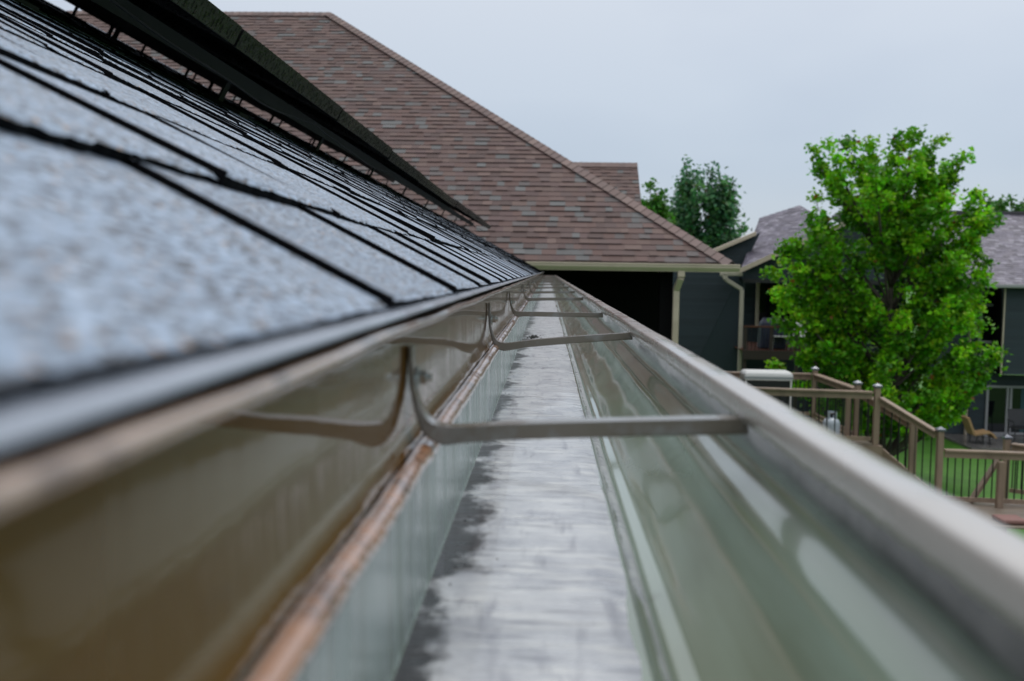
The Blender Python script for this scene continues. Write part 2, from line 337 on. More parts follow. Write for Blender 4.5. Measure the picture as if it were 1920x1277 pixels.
# roof deck (both slopes) under the shingles
roof = MB()
a = RP(0.012, 0, -.001); b = RP(ROOF_L, 0, -.001); c = Vector((2*b.x-a.x, 0, a.z)); a2 = RP(.012, 0, -.013); b2 = Vector((b.x, 0, b.z-.02)); c2 = Vector((c.x, 0, c.z-.013))
roof.hexa([(p.x, Y0, p.z) for p in (a, b, c, c2, b2, a2)], [(p.x, Y1, p.z) for p in (a, b, c, c2, b2, a2)])
roof_o = roof.build('roof', M['asphalt_base'], house)
rg = random.Random(11)
sh = MB(); se = MB()
vs = [0.0, .093, .222]
while vs[-1] < ROOF_L: vs.append(vs[-1]+.135)
def jag(y, s, amp): return amp*(noise.noise(Vector((y*90, s*7.3, 0)))+.6*noise.noise(Vector((y*260, s*3.1, 4)))+.4*noise.noise(Vector((y*22, s, 8))))
for i in range(len(vs)-1):
    v0, v1 = vs[i], vs[i+1]
    if i == 0: cuts = [Y0, -1.2, -.55, .06, .312, .530, .72, .84, 1.06, 1.2, 1.42, 1.62]
    elif i == 1: cuts = [Y0, -1, -.2, .17, .40, .61, .93, 1.13, 1.5]
    else: cuts = [Y0+rg.uniform(0, .2)]
    while cuts[-1] < Y1: cuts.append(cuts[-1]+rg.choice([.11, .16, .2, .24, .33])*rg.uniform(.9, 1.1))
    cuts[-1] = Y1
    cuts[0] = Y0
    for k in range(len(cuts)-1):
        a, b = cuts[k]+.0022, cuts[k+1]-.0022
        if b-a < .01: continue
        lam = (rg.random() < .45 and i > 0); th = (.0022 if i == 0 else .0034)+(.0022 if lam else 0)+rg.uniform(-.0003, .0005)
        g = rg.uniform(.85, 1.2); col = (.24*g, .315*g, .425*g)  # pale blue puts the wet sky sheen into the shingle colour
        ec = (.006, .006, .006)
        near = b > -.2 and a < 3.0 and v0 < 1.6
        n = max(2, int((b-a)/(.004 if near and v0 < .5 else .010))) if near else 7
        v0t = v0+rg.uniform(-.003, .003)*(i > 0)
        curl = rg.uniform(.5, 1.2)*(.0012 if a < .6 else (.0010 if a < 1.2 else (.0007 if a < 2.5 else .00045))); kk = 1 if near else .6
        rows = [[], [], [], []]
        for q in range(n+1):
            y = a+(b-a)*q/n; jj = jag(y, i+k*.37, .0020 if i else .0006) if near else 0; cu = curl*(math.exp(-(y-a)/.022)*1.0+.35*math.exp(-(y-a)/.09))-.0012*(q/n)
            side = .0012*math.cos((q/n-.5)*math.pi*2) if near else 0
            ve = v0t+jj
            wv = .0006*noise.noise(Vector((y*14, i, 2))) if near else 0
            rows[0].append(RP(ve+.001, y, -.0005)); rows[1].append(RP(ve, y, th*.75+wv+cu+jj*.25)); rows[2].append(RP(ve+.004, y, th+wv+cu)); rows[3].append(RP(v1+.012, y, .0008+cu*.9))
        se.grid(rows[:2]); sh.grid(rows[1:4], col)
        for y_, s_ in ((a, 1), (b, -1)):
            hc = curl*1.35 if s_ == 1 else -.0012; se.face([RP(v0t, y_, -.0005), RP(v0t, y_, th+hc), RP(v1, y_, .0012+hc*.9), RP(v1, y_, -.0005)])
so_ = sh.build('shingles', M['roof_near'], roof_o); se.build('shingle_edges', M['edge'], roof_o)
# starter strip edge peeping out under the first course
mb = MB(); n = 1100; sp = [(-.062, -.0110), (-.0500, -.0131), (-.0462, -.0135), (-.0449, -.0140), (-.0447, -.0152), (-.0458, -.0164), (-.062, -.0165)]
rows = [[] for _ in sp]
for q in range(n+1):
    y = Y0+(Y1-Y0)*(q/n); j = .0009*noise.noise(Vector((y*18, 3, 1)))+.0004*noise.noise(Vector((y*60, 3, 1)))
    for k, (r_, (x_, z_)) in enumerate(zip(rows, sp)): r_.append((x_+(j if 0 < k < 6 else 0), y, z_+(j*.3 if 0 < k < 6 else 0)))
mb.grid(rows[:5]); mb.build('starter_strip', M['starter'], roof_o, smooth=True)
mb = MB(); mb.grid(rows[4:]); mb.build('starter_edge', M['edge'], roof_o)
# drip edge: rolled wet nose, and the tall apron with its crimped lower hem
mb = MB(); n = 1100; prof = [(-.062, -.0178), (-.052, -.0178), (-.0455, -.0174), (-.0436, -.0177), (-.0428, -.0187), (-.0434, -.0201), (-.0470, -.0212), (-.0562, -.0228)]
rows = [[] for _ in prof]
for q in range(n+1):
    y = Y0+(Y1-Y0)*(q/n)
    wx = .0012*noise.noise(Vector((y*7, 0, 5)))+.0006*noise.noise(Vector((y*31, 0, 5))); wz = .0007*noise.noise(Vector((y*9, 2, 5)))
    for r, (px_, pz_) in zip(rows, prof): r.append((px_+wx, y, pz_+wz))
mb.grid(rows); mb.build('drip_edge', M['drip_metal'], roof_o, smooth=True)
mb = MB(); prof = [(-.0562, -.0222), (-.0560, -.036), (-.0560, -.050), (-.0560, -.0630), (-.0552, -.0675), (-.0528, -.0715)]
rows = [[] for _ in prof]; n = 700
for q in range(n+1):
    y = Y0+(Y1-Y0)*(q/n)
    for k, (r, (px_, pz_)) in enumerate(zip(rows, prof)):
        wx = .0007*noise.noise(Vector((y*5, pz_*30, 9)))*(k not in (0, 5))+.00022*noise.noise(Vector((y*24, pz_*30, 9)))
        r.append((px_+wx, y, pz_))
mb.grid(rows); mb.build('apron_flashing', M['brown_metal'], roof_o, smooth=True)
mb = MB(); pts = []; rad = []; y = Y0
while y < Y1-.02:
    cr_w = .0075 if y > .45 else .03
    pts.append((-.0488+.0006*noise.noise(Vector((y*12, 0, 0))), y, -.0742+.0008*noise.noise(Vector((y*9, 5, 0)))))
    rad.append(.0042+.00016*math.sin(y/.0085*2*math.pi)*(1+noise.noise(Vector((y*14, 1, 1))))+.0007*noise.noise(Vector((y*26, 3, 1)))+.0004*noise.noise(Vector((y*75, 3, 1))))
    y += .0025 if y < 3 else .02
mb.tube(pts, rad, 10); mb.build('crimped_hem', M['hem_metal'], roof_o, smooth=True)
mb = MB(); mb.box((-.080, Y0, -.20), (-.0580, Y1, -.014)); mb.build('fascia', M['dark_wood'], house)
mb = MB(); mb.box((-.60, Y0, -.215), (-.0580, Y1, -.2015)); mb.build('soffit', M['soffit'], house)

# ------------------------------------------------------------------ rain gutter
gut = empty('rain_gutter', (.02, 5, -.14), 'open wet metal rain gutter running from the lens along the edge of the charcoal roof', 'gutter')
gprof = [(-.0512, -.072), (-.0510, -.100), (-.0502, -.130), (-.0492, -.1365), (-.046, -.1375), (-.02, -.1378), (.01, -.1378), (.034, -.1376), (.0385, -.1370), (.0398, -.1330), (.0408, -.1275),
         (.0430, -.1250), (.0470, -.1243), (.0495, -.1228), (.0545, -.1180), (.0610, -.1120), (.0672, -.1050), (.0715, -.0980), (.0742, -.0920), (.0770, -.0880), (.0812, -.0846), (.0852, -.0812), (.0876, -.0760), (.0886, -.067), (.0888, -.052)]
def smooth_prof(p, n=3):
    out = []
    for i in range(len(p)-1):
        p0, p1, p2, p3 = p[max(i-1, 0)], p[i], p[i+1], p[min(i+2, len(p)-1)]
        for k in range(n):
            t = k/n; out.append(tuple(.5*((2*p1[c])+(-p0[c]+p2[c])*t+(2*p0[c]-5*p1[c]+4*p2[c]-p3[c])*t*t+(-p0[c]+3*p1[c]-3*p2[c]+p3[c])*t**3) for c in (0, 1)))
    return out+[p[-1]]
gp = smooth_prof(gprof)
YG0, YG1 = -1.2, 11.45
mb = MB(); n = 520
def gy(q): t = q/n; return YG0+(YG1-YG0)*(t**1.6)
for side, off in ((1, 0), (-1, .0010)):
    rows = []
    for k, (x, z) in enumerate(gp):
        a = gp[max(k-1, 0)]; b = gp[min(k+1, len(gp)-1)]; tx, tz = b[0]-a[0], b[1]-a[1]; l = math.hypot(tx, tz); nx, nz_ = tz/l, -tx/l
        r = []
        for q in range(n+1):
            y = gy(q); wv = .0007*noise.noise(Vector((y*4, x*25, z*25)))+.00025*noise.noise(Vector((y*17, x*60, z*60)))
            if x < -.045: wv *= .4
            r.append((x+nx*(off+wv), y, z+nz_*(off+wv)))
        rows.append(r if side == 1 else r[::-1])
    kb = sum(1 for x, z in gp if x < -.0490 and z > -.1368)
    if side == 1: mb.grid(rows[kb-1:]); bw = MB(); bw.grid(rows[:kb])
    else: mb.grid(rows)
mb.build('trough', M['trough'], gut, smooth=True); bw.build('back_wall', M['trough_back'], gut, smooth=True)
# lip: flat top with an inner folded hem whose lower edge is wavy
mb = MB(); n = 1500; lp = [(.0903, -.0640), (.0905, -.0500), (.0900, -.0489), (.0886, -.0485), (.0850, -.0484), (.0795, -.0486), (.0783, -.0492), (.0778, -.0505), (.0776, -.0545), (.0778, -.0580), (.0790, -.0578), (.0792, -.0500)]
rows = [[] for _ in lp]
for q in range(n+1):
    y = YG0+(YG1-YG0)*(q/n)**1.5
    s = .0007*math.sin(y/.017*2*math.pi)*(.6+noise.noise(Vector((y*20, 6, 1))))+.0006*noise.noise(Vector((y*45, 0, 1)))
    bx = .0010*noise.noise(Vector((y*3, 0, 3))); bz = .0008*noise.noise(Vector((y*4, 7, 3)))
    for k, (r, (x, z)) in enumerate(zip(rows, lp)):
        if k in (9, 10): r.append((x+bx, y, z+s+bz))
        elif k == 8: r.append((x+bx, y, z+s*.4+bz))
        else: r.append((x+bx, y, z+bz))
mb.grid(rows); mb.build('lip', M['lip'], gut, smooth=True)
mb = MB(); cp = [(x, z) for x, z in gprof]+[(-.0512, -.052)]
mb.hexa([(x, YG1+.0005, z) for x, z in cp], [(x, YG1+.002, z) for x, z in cp]); mb.build('end_cap', M['lip'], gut)
# water film over silt on the floor of the trough
fm = MB(); rows = []; n = 900
for j in range(9):
    t = j/8; r = []
    for q in range(n+1):
        y = YG0+(YG1-YG0)*(q/n)**1.6
        xl = -.0495+.0006*noise.noise(Vector((y*40, 2, 2))); xr = .0372+.0014*noise.noise(Vector((y*24, 4, 4)))+.0007*noise.noise(Vector((y*90, 4, 4)))
        x = xl+(xr-xl)*t; hh = -.1366 + (-.0003 if j == 0 else (-.0009 if j == 8 else 0))+.00018*noise.noise(Vector((y*60, x*30, 0)))
        r.append((x, y, hh))
    rows.append(r)
fm.grid(rows); o = fm.build('water_film', M['film'], gut, smooth=True); o['kind'] = 'stuff'

def sweep(mb, path, wid, th, yc):
    rows = []
    for k, (x, z) in enumerate(path):
        a = path[max(k-1, 0)]; b = path[min(k+1, len(path)-1)]; tx, tz = b[0]-a[0], b[1]-a[1]; l = math.hypot(tx, tz); nx, nz_ = -tz/l, tx/l
        t = th[k]; w2 = wid[k]/2; r = .0009
        sec = [(-w2, -t/2), (-w2, t/2-r), (-w2+.0004, t/2), (-w2+.0018, t/2+.0003), (-w2+.0024, t/2-.0012), (w2-.0024, t/2-.0012), (w2-.0018, t/2+.0003), (w2-.0003, t/2), (w2, t/2-r), (w2, -t/2)]
        rows.append([(x+nx*s, yc+dy, z+nz_*s) for dy, s in sec]+[(x+nx*-t/2, yc-w2, z+nz_*-t/2)])
    mb.grid(rows); mb.face(rows[0][:-1]); mb.face(rows[-1][:-1][::-1])
# wet clump of grit and small specks on the floor of the trough
mb = MB(); rg = random.Random(9)
def pebble(x, y, z, r_):
    n = 6; lo = [(x+math.cos(k*1.05)*r_*rg.uniform(.7, 1.1), y+math.sin(k*1.05)*r_*rg.uniform(.7, 1.3), z-.0002) for k in range(n)]
    hi = [(x+(a-x)*.6, y+(b-y)*.6, z+r_*.6) for a, b, c in lo]; mb.hexa(lo, hi)
for k in range(60): pebble(-.026+rg.gauss(0, .006), 2.02+rg.gauss(0, .03), -.1362+rg.uniform(0, .003), rg.uniform(.001, .0028))
for k in range(70): pebble(rg.uniform(-.047, -.030)+.03*rg.random()**4, .42+2.4*rg.random()**1.3, -.1365, rg.uniform(.0002, .0007))
for k in range(8): pebble(-.0508+.0006, rg.uniform(.35, 1.6), -.082-rg.uniform(0, .004), .0011)
o = mb.build('grit', M['silt'], gut); o['kind'] = 'stuff'
HY = [.40, .94, 1.44, 2.24, 2.95, 3.75, 4.7, 5.7, 6.9, 8.2, 9.6, 11.0]
for hi, y in enumerate(HY):
    zl = {0: -.0662, 1: -.0715, 2: -.0625}.get(hi, -.064-rnd.uniform(0, .004)); zr = {0: -.0605, 1: -.0600, 2: -.0625}.get(hi, -.0605-rnd.uniform(0, .002))
    key = [(.0805, zr+.0002), (.0770, zr), (.06, zr+(zl-zr)*.12), (.02, zr+(zl-zr)*.42), (-.015, zr+(zl-zr)*.74), (-.0340, zl-.0002), (-.0410, zl-.0004), (-.0462, zl+.0018), (-.0496, zl+.0062), (-.0520, zl+.0125), (-.0536, zl+.0200), (-.0543, -.036), (-.0545, -.031)]
    pth = smooth_prof(key, 4); m_ = len(pth); tw = []; ww = []
    for x, z in pth:
        t = .0064 if x > -.038 else (.0078 if x > -.0440 else (.0056 if x > -.0485 else (.003 if x > -.052 else .0016))); tw.append(t); ww.append(.011 if x > -.044 else .012)
    for _ in range(4): tw = [tw[0]]+[(tw[k-1]+tw[k]+tw[k+1])/3 for k in range(1, m_-1)]+[tw[-1]]
    mb = MB(); sweep(mb, pth, ww, tw, y)
    mb.bar((.0797, y, zr+.003), (.0798, y, -.0535), .0010, .011, (0, 1, 0))
    h = mb.build('hanger', M['hanger'], gut, smooth=False, bevel=.0003)
    s = MB(); zc = -.046 if hi else -.044
    for dy in ((.0015,) if hi != 1 else (.001, .0055)):
        c = Vector((-.0527, y+dy+.001, zc-(.001 if dy > .004 else 0)))
        s.tube([c, c+Vector((.0009, 0, 0))], .0046, 18); s.tube([c+Vector((.0009, 0, 0)), c+Vector((.0042, 0, 0))], .0030, 6); s.tube([c+Vector((-.001, 0, 0)), c+Vector((.0062, 0, 0))], .0016, 10)
    s.build('screw', M['zinc'], h)

# ------------------------------------------------------------------ solar panels on the near roof
AX, AZ = -.633, .486                       # top edge of the lower frame rail
top = Vector((AX, 0, AZ)); PW = .985; PL = 1.62; FH = .040
joints = [-.93, .07, 1.07, 2.07, 3.07, 4.08, 5.03, 6.03, 7.06, 8.08, 9.12, 10.1]
def make_panel(y, v, yaw=0):
    base = top+Vup*v+Vector((0, y, 0))-Nr*FH
    t = empty('solar_panel', base)
    def Q(a, b, h): return base+Vector((0, a, 0))+Vup*b+Nr*h
    def slab(mb, a0, a1, b0, b1, h0, h1): mb.hexa([Q(a0, b0, h0), Q(a1, b0, h0), Q(a1, b1, h0), Q(a0, b1, h0)], [Q(a0, b0, h1), Q(a1, b0, h1), Q(a1, b1, h1), Q(a0, b1, h1)])
    mb = MB(); g = .011
    slab(mb, 0, PW, 0, g, 0, FH); slab(mb, 0, PW, PL-g, PL, 0, FH); slab(mb, 0, g, g+.0005, PL-g-.0005, 0, FH); slab(mb, PW-g, PW, g+.0005, PL-g-.0005, 0, FH)
    # grid of fine raised ribs on the down-slope face
    for k in range(4):
        h = .007+k*.0085; mb.hexa([Q(.004, -.0012, h), Q(PW-.004, -.0012, h), Q(PW-.004, .0002, h), Q(.004, .0002, h)], [Q(.004, -.0012, h+.0009), Q(PW-.004, -.0012, h+.0009), Q(PW-.004, .0002, h+.0009), Q(.004, .0002, h+.0009)])
    for k in range(60):
        a = .012+k*.0163
        h0 = .007+(k % 4)*.0085 if k % 3 else .003; h1 = min(.036, h0+.0175)
        mb.hexa([Q(a, -.0011, h0), Q(a+.0008, -.0011, h0), Q(a+.0008, .0003, h0), Q(a, .0003, h0)], [Q(a, -.0011, h1), Q(a+.0008, -.0011, h1), Q(a+.0008, .0003, h1), Q(a, .0003, h1)])
    mb.build('frame', M['pv_frame'], t)
    mb = MB(); slab(mb, g, PW-g, g, PL-g, FH-.006, FH-.003); mb.build('glass', M['pv_glass'], t)
    mb = MB(); slab(mb, g, PW-g, g, PL-g, FH-.012, FH-.0065); mb.build('backsheet', M['pv_back'], t)
    mb = MB(); slab(mb, .42, .56, PL-.25, PL-.16, FH-.034, FH-.0125); mb.build('junction_box', M['black'], t)
    return t
proto = make_panel(joints[0], 0)
words = ['first', 'second', 'third', 'fourth', 'fifth', 'sixth', 'seventh', 'eighth', 'ninth', 'tenth', 'eleventh', 'twelfth']
sag = [0, 0, .002, 0, -.004, -.014, -.020, -.022, -.010, -.002, 0, -.004]
def copy_tree(o, parent=None):
    c = o.copy(); COL.objects.link(c)
    if parent: c.parent = parent
    for ch in [x for x in list(bpy.data.objects) if x.parent == o]: copy_tree(ch, c)
    return c
for row in range(2):
    for i, jy in enumerate(joints):
        p = proto if (row == 0 and i == 0) else copy_tree(proto)
        p.location = top+Vup*(row*(PL+.02))+Vector((0, jy, H))-Nr*(FH-sag[i]*.7)
        tag(p, ('%s black solar panel from the camera in the lower row on the charcoal roof' if row == 0 else '%s black solar panel from the camera in the upper row, behind the lower panels') % words[i].capitalize(), 'solar panel', 'solar panels on the charcoal roof')
HB = (RP(0, 0)-(top-Nr*FH)).dot(Nr)*-1       # clearance roof -> panel underside
for k, v in enumerate((.95, 1.95, 2.65, 3.6)):
    t = empty('mounting_rail', RP(v, 5, 0), ['dark mounting rail under the lower edge of the solar panels, nearest the gutter', 'second dark mounting rail up the slope under the solar panels', 'third dark mounting rail up the slope under the solar panels', 'dark mounting rail highest up the slope under the solar panels'][k], 'rail', 'rails under the solar panels')
    mb = MB(); mb.hexa([RP(v-.018, -1, HB-.062), RP(v+.018, -1, HB-.062), RP(v+.018, 11.1, HB-.062), RP(v-.018, 11.1, HB-.062)], [RP(v-.018, -1, HB-.026), RP(v+.018, -1, HB-.026), RP(v+.018, 11.1, HB-.026), RP(v-.018, 11.1, HB-.026)]); mb.build('rail', M['alu'], t)
    for q in range(10):
        y = .45+q*1.15+k*.2
        if y > 11: break
        mb = MB(); mb.bar(RP(v+.03, y, .004), RP(v+.03, y, HB-.03), .006, .035, (0, 1, 0)); mb.hexa([RP(v-.05, y-.04, .002), RP(v+.06, y-.04, .002), RP(v+.06, y+.04, .002), RP(v-.05, y+.04, .002)], [RP(v-.05, y-.04, .012), RP(v+.06, y-.04, .012), RP(v+.06, y+.04, .012), RP(v-.05, y+.04, .012)])
        mb.build('foot', M['alu'], t)
# loose panel wiring sagging under the row
mb = MB(); rg = random.Random(3)
pts = []
for q in range(260):
    y = -.5+q*.044; pts.append(RP(.78, y, HB-.045-.045*abs(math.sin(y*2.1))*(.5+.5*noise.noise(Vector((y*1.3, 0, 0))))))
mb.tube(pts, .0026, 6); o = mb.build('panel_cable', M['pv_back'], smooth=True); tag(o, 'black cable sagging beneath the lower row of solar panels', 'cable')

# ------------------------------------------------------------------ brown hip-roofed house straight ahead
YB = 14.0
A = P(1373, 494, YB); d = P(617, 26, 1)
t_ = (A.x-YB*d.x)/(1+d.x); T = Vector((A.x-t_, YB+t_, 0)); T.z = d.z*T.y; mB = (T.z-A.z)/t_
XL = -14.0
bh = empty('brown_roofed_house', (-4, YB+7, GZ), 'house with brown shingled hip roof and cream gutter straight ahead', 'house')
pal_b = [(.135, .080, .070), (.145, .090, .080), (.122, .076, .070), (.138, .088, .076), (.165, .108, .094), (.125, .078, .074), (.130, .086, .080), (.128, .110, .108), (.145, .145, .145), (.108, .068, .062)]
cb = 1/math.sqrt(1+mB*mB); sb = mB*cb
mb = MB(); rg = random.Random(21)
Lr = t_/cb
o_ = Vector((XL, YB, A.z))
courses(mb, [(0, 0), (A.x-XL, 0), (T.x-XL, Lr), (0, Lr)], o_, Vector((1, 0, 0)), Vector((0, cb, sb)), Vector((0, -sb, cb)), .143, (.10, .24), .008, pal_b, (.012, .008, .007), rg, .009, .86)
# right-hand hip plane
courses(mb, [(0, 0), (2*t_, 0), (t_, Lr)], Vector((A.x, YB, A.z)), Vector((0, 1, 0)), Vector((-cb, 0, sb)), Vector((sb, 0, cb)), .143, (.10, .24), .008, pal_b, (.012, .008, .007), rg, .009, .86)
B = Vector((A.x, YB+2*t_, A.z)); TL = Vector((XL, T.y, T.z)); BL = Vector((XL, B.y, A.z))
mb.face([B, BL, TL, T], (.10, .06, .055))
dz = Vector((0, 0, -.06))
mb.face([Vector((XL, YB, A.z))+dz, A+dz, B+dz, BL+dz], (.03, .02, .02)); mb.face([Vector((XL, YB, A.z))+dz, Vector((XL, YB, A.z)), A, A+dz], (.05, .04, .03)); mb.face([A+dz, A, B, B+dz], (.05, .04, .03)); mb.face([Vector((XL, YB, A.z)), TL, BL], (.04, .03, .03))
br = mb.build('roof', M['roof_brown'], bh)
# wing roof rising behind the hip
mb = MB(); R1 = P(1195, 308, 24.0); R0x = -4.0; dep = 5.0
cw = 1/math.sqrt(1+.8**2); sw = .8*cw
courses(mb, [(0, 0), (R1.x-R0x, 0), (R1.x-R0x, dep/cw), (0, dep/cw)], Vector((R0x, 24-dep, R1.z-.8*dep)), Vector((1, 0, 0)), Vector((0, cw, sw)), Vector((0, -sw, cw)), .143, (.10, .24), .008, pal_b, (.012, .008, .007), rg, .009, .86)
mb.face([(R0x, 24, R1.z), (R1.x, 24, R1.z), (R1.x, 29, R1.z-4), (R0x, 29, R1.z-4)], (.1, .06, .055))
mb.face([(R1.x, 24-dep, R1.z-.8*dep-.02), (R1.x, 29, R1.z-4), (R1.x, 24, R1.z-.02)], (.05, .045, .04))
wr_ = mb.build('wing_roof', M['roof_brown'], bh)
def caps(mb, a, b, w=.16, step=.145, th=.010, side=None, up=Vector((0, 0, 1)), drop=.10, pal=pal_b):
    d = (b-a); L = d.length; d = d.normalized(); x = d.cross(up).normalized(); n = int(L/step)
    for k in range(n):
        p = a+d*(k*step); q = a+d*min(L, (k*step+step*1.25)); c = pal[rg.randrange(5)]; k_ = rg.uniform(.8, 1.15); c = tuple(v*k_ for v in c)
        h0, h1 = Vector((0, 0, th*1.9)), Vector((0, 0, th*.8)); dn = Vector((0, 0, drop))
        mb.face([p+h0, q+h1, q+h1+x*w-dn, p+h0+x*w-dn], c); mb.face([p+h0, q+h1, q+h1-x*w-dn, p+h0-x*w-dn][::-1], c)
        z = Vector((0, 0, -.016))
        mb.face([p+h0, p+h0+x*w-dn, p+h0+x*w-dn+z, p+h0+z], (.03, .02, .02)); mb.face([p+h0, p+h0-x*w-dn, p+h0-x*w-dn+z, p+h0+z], (.03, .02, .02))
        mb.face([p+h0+x*w-dn, q+h1+x*w-dn, q+h1+x*w-dn+z*2, p+h0+x*w-dn+z*2], (.03, .02, .02))
mb = MB(); lift = Vector((0, 0, .02)); caps(mb, A+lift, T+lift+Vector((0, 0, .02)), w=.15, drop=.075); mb.build('hip_cap', M['cap'], br)
mb = MB(); caps(mb, T+lift, TL+lift, w=.15, drop=.11); 
mb.build('ridge_cap', M['cap'], br)
mb = MB(); caps(mb, Vector((R1.x, 24, R1.z+.02)), Vector((R0x, 24, R1.z+.02)), w=.15, drop=.12); mb.build('ridge_cap', M['cap'], wr_)
# gutter
mb = MB(); gz = A.z-.015; xg = P(1388, 500, YB-.1).x
pr = [(0, 0), (-.115, 0), (-.118, -.018), (-.105, -.022), (-.108, -.05), (-.085, -.085), (-.070, -.095), (-.068, -.11), (0, -.11)]
mb.hexa([(XL, YB+y, gz+z) for y, z in pr], [(xg, YB+y, gz+z) for y, z in pr]); mb.build('gutter', M['cream'], bh, bevel=.003)
mb = MB(); mb.hexa([(A.x, YB-.10, gz), (xg, YB-.10, gz), (xg, YB+2*t_, gz), (A.x, YB+2*t_, gz)], [(A.x, YB-.10, gz-.1), (xg, YB-.10, gz-.1), (xg, YB+2*t_, gz-.1), (A.x, YB+2*t_, gz-.1)]); 
mb = MB(); mb.box((XL, YB+.0, A.z-.115), (A.x-.02, YB+.02, A.z-.062)); mb.build('fascia', M['dark_wall'], bh)
# walls: porch recess on the near side
zt = A.z-.10; xp = P(1262, 600, YB+.25).x
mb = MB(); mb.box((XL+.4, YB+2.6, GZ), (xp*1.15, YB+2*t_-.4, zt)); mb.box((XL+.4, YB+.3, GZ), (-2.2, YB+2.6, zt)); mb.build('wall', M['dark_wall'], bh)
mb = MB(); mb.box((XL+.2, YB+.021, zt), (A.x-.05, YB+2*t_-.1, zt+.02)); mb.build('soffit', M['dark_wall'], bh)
for k in range(3):
    mb = MB(); x = -1.6+k*1.05; mb.box((x, YB+2.56, GZ+2.6), (x+.9, YB+2.597, zt-.25)); mb.build('door_panel', M['dark_wall'], bh)
mb = MB(); x = P(1252, 600, YB+.3).x; mb.box((x-.13, YB+.22, GZ), (x+.05, YB+.4, zt)); mb.build('porch_post', M['dark_wall'], bh)
mb = MB(); g0 = P(1277, 507, YB-.03); g1 = P(1277, 520, YB-.03); g2 = P(1268, 543, YB+.12); g3 = P(1264, 660, YB+.12)
mb.bar(g0, g1, .10, .085, (0, 1, 0)); mb.bar(g1, g2, .088, .08, (0, 1, 0)); mb.bar(g2+Vector((0, 0, .02)), Vector((g2.x-.01, g2.y, GZ)), .088, .07, (0, 1, 0)); mb.build('downspout', M['cream'], bh, bevel=.012)

# ------------------------------------------------------------------ neighbour's slate-teal house
nh = empty('teal_house', (12, 36, GZ), 'slate teal sided house with purple grey roof beyond the deck, half hidden by the maple', 'house')
pal_t = [(.020, .034, .042), (.022, .036, .044), (.018, .031, .039)]
TE = (.008, .013, .016)
UX, UZ, NY = Vector((1, 0, 0)), Vector((0, 0, 1)), Vector((0, -1, 0))
rg = random.Random(31)
def siding(name, pix, Y, back=.15, parent=nh, exp=.115, pal=pal_t):
    pts = [P(a, b, Y) if b is not None else Vector((P(a, 600, Y).x, Y, GZ)) for a, b in pix]
    z0 = min(p.z for p in pts); x0 = min(p.x for p in pts)
    mb = MB(); O = Vector((x0, Y, z0)); courses(mb, [(p.x-x0, p.z-z0) for p in pts], O, UX, UZ, NY, exp, (60, 61), .016, pal, TE, rg)
    mb.hexa([p+Vector((0, .003, 0)) for p in pts], [p+Vector((0, back, 0)) for p in pts], pal[0])
    return mb.build(name, M['teal'], parent)
siding('wall', [(1215, None), (1396, None), (1396, 497), (1426, 436), (1335, 474), (1215, 524)], 34.0)
siding('gable_wall', [(1393, 526), (1700, 526), (1700, 410), (1640, 398), (1393, 507)], 33.4)
# gabled roof plane facing left and front
p0 = P(1390, 503, 33.0); pE = P(1640, 393, 33.0); pitch = (pE.z-p0.z)/(pE.x-p0.x); qq = .34
def roofpt(px, py):
    dd = P(px, py, 1); # z = p0.z + pitch*(x-p0.x)+qq*(y-33)
    y = (p0.z-pitch*p0.x-qq*33.0)/(dd.z-pitch*dd.x-qq); return dd*y
pts = [p0, P(1556, 430, 33.0)]; 
def plane_fix(p): return Vector((p.x, p.y, p0.z+pitch*(p.x-p0.x)+qq*(p.y-33)))
pr = [p0, plane_fix(P(1568, 424, 33.0)), roofpt(1500, 385), roofpt(1424, 409)]
N_ = (pr[1]-pr[0]).cross(pr[2]-pr[0]).normalized(); N_ = N_ if N_.z > 0 else -N_
Ud = N_.cross(Vector((0, 0, 1))).normalized()
if Ud.x < 0: Ud = -Ud
Vd = N_.cross(Ud)
if Vd.z < 0: Vd = -Vd
pal_g = [tuple(1.15*q for q in c_) for c_ in [(.135, .122, .160), (.165, .150, .190), (.105, .095, .122), (.22, .205, .245), (.145, .130, .160), (.090, .082, .105)]]
mb = MB(); courses(mb, [((p-p0).dot(Ud), (p-p0).dot(Vd)) for p in pr], p0, Ud, Vd, N_, .14, (.10, .30), .007, pal_g, (.05, .045, .06), rg, .005)
mb.hexa([p-N_*.003 for p in pr], [p-N_*.12 for p in pr], (.1, .09, .1)); 
gr = mb.build('roof', M['roof_grey'], nh)
def fascia(name, a, b, h, dep, mt=M['cream'], parent=nh):
    mb = MB(); dn = Vector((0, 0, -h)); bk = Vector((0, dep, 0)); mb.hexa([a, b, b+dn, a+dn], [a+bk, b+bk, b+dn+bk, a+dn+bk]); return mb.build(name, mt, parent)
fascia('rake_board', P(1385, 504, 32.95), P(1642, 388, 32.95), .16, .04)
fascia('rake_board', P(1642, 388, 32.95), P(1790, 470, 32.95), .16, .04)
mb = MB(); q = [P(1642, 388, 33.0), P(1790, 470, 33.0)]; mb.hexa([q[0], q[1], q[1]+Vector((0, 0, -.15)), q[0]+Vector((0, 0, -.15))], [v+Vector((0, 5, 0)) for v in (q[0], q[1], q[1]+Vector((0, 0, -.15)), q[0]+Vector((0, 0, -.15)))], (.12, .11, .14)); mb.build('roof', M['roof_grey'], nh)
fascia('rake_board', P(1318, 476, 33.7), P(1418, 434, 33.7), .13, .35)
